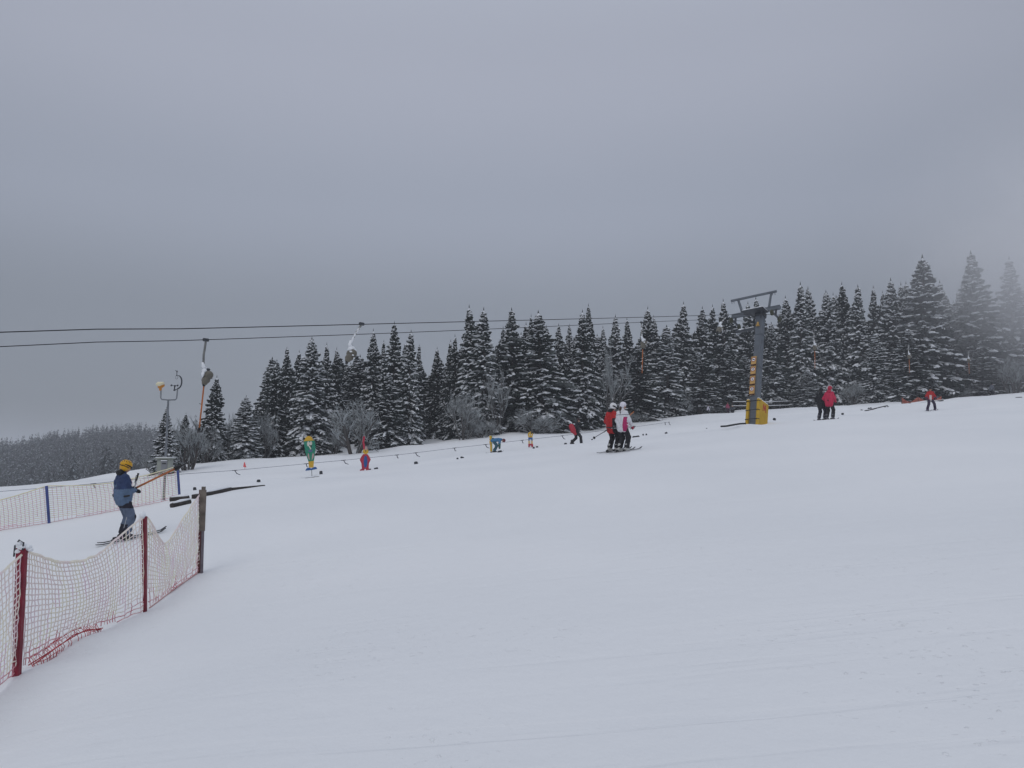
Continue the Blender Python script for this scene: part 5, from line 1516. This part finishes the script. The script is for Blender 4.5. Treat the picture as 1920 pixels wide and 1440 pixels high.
# ---- the walker, the bent over figure, the children, the lone skiers
Pg = on_ground(1081, 52.0)
person("person in black walking right with a red bag behind the hip", Pg + Vector((0, 0, .02)), R(8), .98,
    dict(hip=(0, 0, .88), lean=6, nod=14, hands=((.10, .24, .82), (-.22, -.20, .84)), feet=((-.30, .09, .04), (.30, -.09, .0)), jacket_len=.22),
    dict(jacket=[BLK], trousers=BLK, hat=("dark_hat", (.03, .02, .02), .8), gloves=("black_gloves", (.012, .012, .014), .7, .2), boots=("black_boots", (.02, .02, .022), .4, .2)), cell=.024, fine=False)
bagp = at(1074.5, 803, 51.7)
b = thing("shoulder_bag", "bulging red bag hanging behind the walking person in black", "bag", bagp)
o = blend_obj("bag_body", [((-.10, 0, .12), (-.02, 0, -.10), .17, .18), ((.0, 0, -.15), (.14, 0, -.36), .16, .09)], mat("red_bag_cloth", (.42, .03, .05), .75, .15, 7, .3), b, .024, .06, wob=.012)
q = MB(); q.tube([(-.05, 0, .26), (.10, -.02, .40), (.30, 0, .46)], .02, 5); q.build("strap", M_BLACK, b)
q = MB(); q.box((-.24, 0, -.12), (.12, .16, .10), bevel=.03); q.build("dark_pocket", mat("navy_pocket", (.03, .03, .06), .8), b)
Ph = on_ground(926, 50.0)
def js_bend(q, I): return 1 if q.z < .62 and q.x > .25 else 0
person("person in blue jacket and dark red hat bending far forward beside the yellow cutout", Ph + Vector((0, 0, .03)), R(4), .88,
    dict(hip=(-.05, 0, .84), lean=82, nod=25, hang=True, hands=((.42, .14, .30), (.36, -.14, .34)), feet=((.02, .12, 0), (.04, -.12, 0)), jacket_len=.06, elbow=(-.3, .1, -.1)),
    dict(jacket=[("mid_blue_cloth", (.045, .17, .33), .75, .12, 8, .3), ("dark_green_sleeve", (.03, .10, .08), .8, .2)], jslot=js_bend, trousers=("dark_teal_cloth", (.03, .09, .12), .8, .3, 5), hat=("wine_hat", (.14, .02, .035), .8, .15), gloves=("black_gloves", (.012, .012, .014), .7, .2), boots=("black_boots", (.02, .02, .022), .4, .2)), cell=.022, fine=False)
dh = slope_dir(Ph, R(4))
for k, lb in ((.12, "far ski of the bent over person in blue"), (-.12, "near ski of the bent over person in blue")):
    p = Ph + Vector((0, k, 0)); p.z = gz(p.x, p.y) + .015
    ski(p, dh, 1.1, lb, M_SKIB)
Pi = on_ground(1325.5, 84.0)
person("far skier in dark clothes with a pale jacket over the arm, beneath the shaded spruces", Pi + Vector((0, 0, .02)), R(20), .72,
    dict(hip=(0, 0, .88), lean=18, nod=20, hands=((.30, .22, .70), (.34, -.22, .80)), feet=((-.05, .16, 0), (.10, -.16, 0)), jacket_len=.12),
    dict(jacket=[("charcoal_cloth", (.03, .03, .038), .8, .2), ("pale_lilac_cloth", (.55, .54, .62), .8)], jslot=lambda q, I: 1 if (q - I['sh'][1]).dot(I['lat']) < .03 and (q - I['hip']).dot(I['up']) > -.05 else 0, trousers=BLK, hat=("black_hat", (.015, .015, .017), .8), gloves=("pale_lilac_cloth", (.55, .54, .62), .8), boots=("black_boots", (.02, .02, .022), .4, .2)), cell=.028, fine=False)
Pj = on_ground(1364.5, 80.0)
person("small child in pinkish jacket standing left of the yellow padded pylon", Pj + Vector((0, 0, .02)), R(-80), .60,
    dict(hip=(0, 0, .88), lean=2, hands=((.10, .30, .78), (.10, -.30, .78)), feet=((.0, .14, 0), (.0, -.14, 0)), jacket_len=.12),
    dict(jacket=[("dusty_pink_cloth", (.28, .06, .11), .8, .2)], trousers=("plum_dark_cloth", (.045, .02, .04), .8, .2), hat=("plum_hat", (.14, .03, .06), .8), gloves=("black_gloves", (.012, .012, .014), .7, .2), boots=("black_boots", (.02, .02, .022), .4, .2)), cell=.028, fine=False)
Pk = on_ground(1373, 80.5)
person("small child with pale hat crouching beside the pinkish one near the pylon", Pk + Vector((0, 0, .02)), R(-60), .62,
    dict(hip=(-.10, 0, .42), lean=14, hands=((.28, .16, .48), (.28, -.16, .48)), feet=((.08, .15, 0), (.08, -.15, 0)), jacket_len=.10),
    dict(jacket=[("slate_cloth", (.06, .065, .08), .8, .2)], trousers=BLK, hat=("pale_hat", (.42, .38, .34), .8), gloves=("black_gloves", (.012, .012, .014), .7, .2), boots=("black_boots", (.02, .02, .022), .4, .2)), cell=.028, fine=False)
Pl = on_ground(1745.5, 58.0)
def js_rw(q, I):
    l = (q - I['hip']).dot(I['lat']); r = (q - I['hip']).dot(I['up'])
    return 1 if abs(l + .02) < .075 and r < .30 and (q - I['hip']).length < .5 else (2 if (q - I['wr'][1]).length < .18 or (q - I['wr'][0]).length < .12 else 0)
person("skier in red jacket with a white panel skiing legs apart before the orange net", Pl + Vector((0, 0, .02)), R(-100), .97,
    dict(hip=(0, 0, .86), lean=8, nod=10, hands=((.22, .32, .90), (.24, -.30, .88)), feet=((.0, .30, .0), (.0, -.24, .0)), jacket_len=.12, toe=((.9, -.3, 0), (.9, .3, 0))),
    dict(jacket=[("bright_red_cloth", (.42, .02, .022), .75, .1, 8, .3), ("white_panel", (.62, .58, .56), .8), ("plum_cuff", (.12, .02, .06), .8)], jslot=js_rw, trousers=("purple_black_cloth", (.03, .02, .05), .8, .3), hat=("black_hat", (.015, .015, .017), .8), gloves=("plum_gloves", (.10, .02, .06), .8), boots=("purple_grey_boots", (.10, .08, .14), .6, .3)), cell=.024, fine=False)
for k, lb in ((.30, "right hand ski of the red and white skier before the orange net"), (-.24, "left hand ski of the red and white skier before the orange net")):
    p = Pl + Vector((.985 * k, .17 * k, 0)) ; p.z = gz(p.x, p.y) + .015
    ski(p, Vector((-.2, -.98, -.06)), 1.4, lb, M_SKIW)
Pm = on_ground(1859, 90.0)
person("far skier in grey and black standing in the mist near the right edge", Pm + Vector((0, 0, .02)), R(15), .88,
    dict(hip=(0, 0, .86), lean=14, nod=12, hands=((.34, .20, .88), (.36, -.20, .88)), feet=((-.06, .10, 0), (.10, -.10, 0)), jacket_len=.05),
    dict(jacket=[("grey_cloth", (.11, .12, .145), .8, .15)], trousers=BLK, hat=("black_hat", (.015, .015, .017), .8), gloves=("black_gloves", (.012, .012, .014), .7, .2), boots=("black_boots", (.02, .02, .022), .4, .2)), cell=.028, fine=False)

# ------------------------------------------------------------------ the air
def air(name, label, density, color, aniso=0.0):
    m_ = bpy.data.materials.new(name); m_.use_nodes = True
    t_ = m_.node_tree; t_.nodes.clear()
    o_ = t_.nodes.new("ShaderNodeOutputMaterial"); v_ = t_.nodes.new("ShaderNodeVolumePrincipled")
    v_.inputs['Color'].default_value = (*color, 1); v_.inputs['Density'].default_value = density; v_.inputs['Anisotropy'].default_value = aniso
    t_.links.new(v_.outputs[0], o_.inputs['Volume'])
    return m_
zmin = float(GZ.min()) - 1; 
hb = MB(); hb.box((0, 520, (zmin + 42) / 2), (1810, 1370, 42 - zmin))
hz_o = hb.build("haze", air("haze_air", "", .0007, (.93, .95, 1.0)))
tag(hz_o, "thin even winter haze over the whole slope", kind="stuff")
# the low cloud that swallows the spruces at the right: densest at its heart, thinning to nothing at its rim
cc = at(2050, 470, 92)
cb_ = MB(); cb_.ball((0, 0, 0), (1, 1, 1), 40, 24)
m_ = air("mist_air", "", .1, (.985, .985, 1.0)); t_ = m_.node_tree; v_ = [n for n in t_.nodes if n.type == 'PRINCIPLED_VOLUME'][0]
g_ = t_.nodes.new("ShaderNodeTexCoord"); gr = t_.nodes.new("ShaderNodeTexGradient"); gr.gradient_type = 'QUADRATIC_SPHERE'
t_.links.new(g_.outputs['Object'], gr.inputs[0])
ml = t_.nodes.new("ShaderNodeMath"); ml.operation = 'MULTIPLY'; ml.inputs[1].default_value = .115
nz_ = t_.nodes.new("ShaderNodeTexNoise"); nz_.inputs['Scale'].default_value = 2.2; nz_.inputs['Detail'].default_value = 2
t_.links.new(g_.outputs['Object'], nz_.inputs['Vector'])
rr_ = t_.nodes.new("ShaderNodeMapRange"); rr_.inputs['From Min'].default_value = .3; rr_.inputs['From Max'].default_value = .7; rr_.inputs['To Min'].default_value = .45; rr_.inputs['To Max'].default_value = 1.5
t_.links.new(nz_.outputs[0], rr_.inputs[0])
m2_ = t_.nodes.new("ShaderNodeMath"); m2_.operation = 'MULTIPLY'
t_.links.new(gr.outputs[0], m2_.inputs[0]); t_.links.new(rr_.outputs[0], m2_.inputs[1])
t_.links.new(m2_.outputs[0], ml.inputs[0]); t_.links.new(ml.outputs[0], v_.inputs['Density'])
co = cb_.build("mist", m_, None, True)
co.location = cc; co.scale = (31, 28, 23)
tag(co, "bank of low cloud drifting into the spruces at the right", kind="stuff")
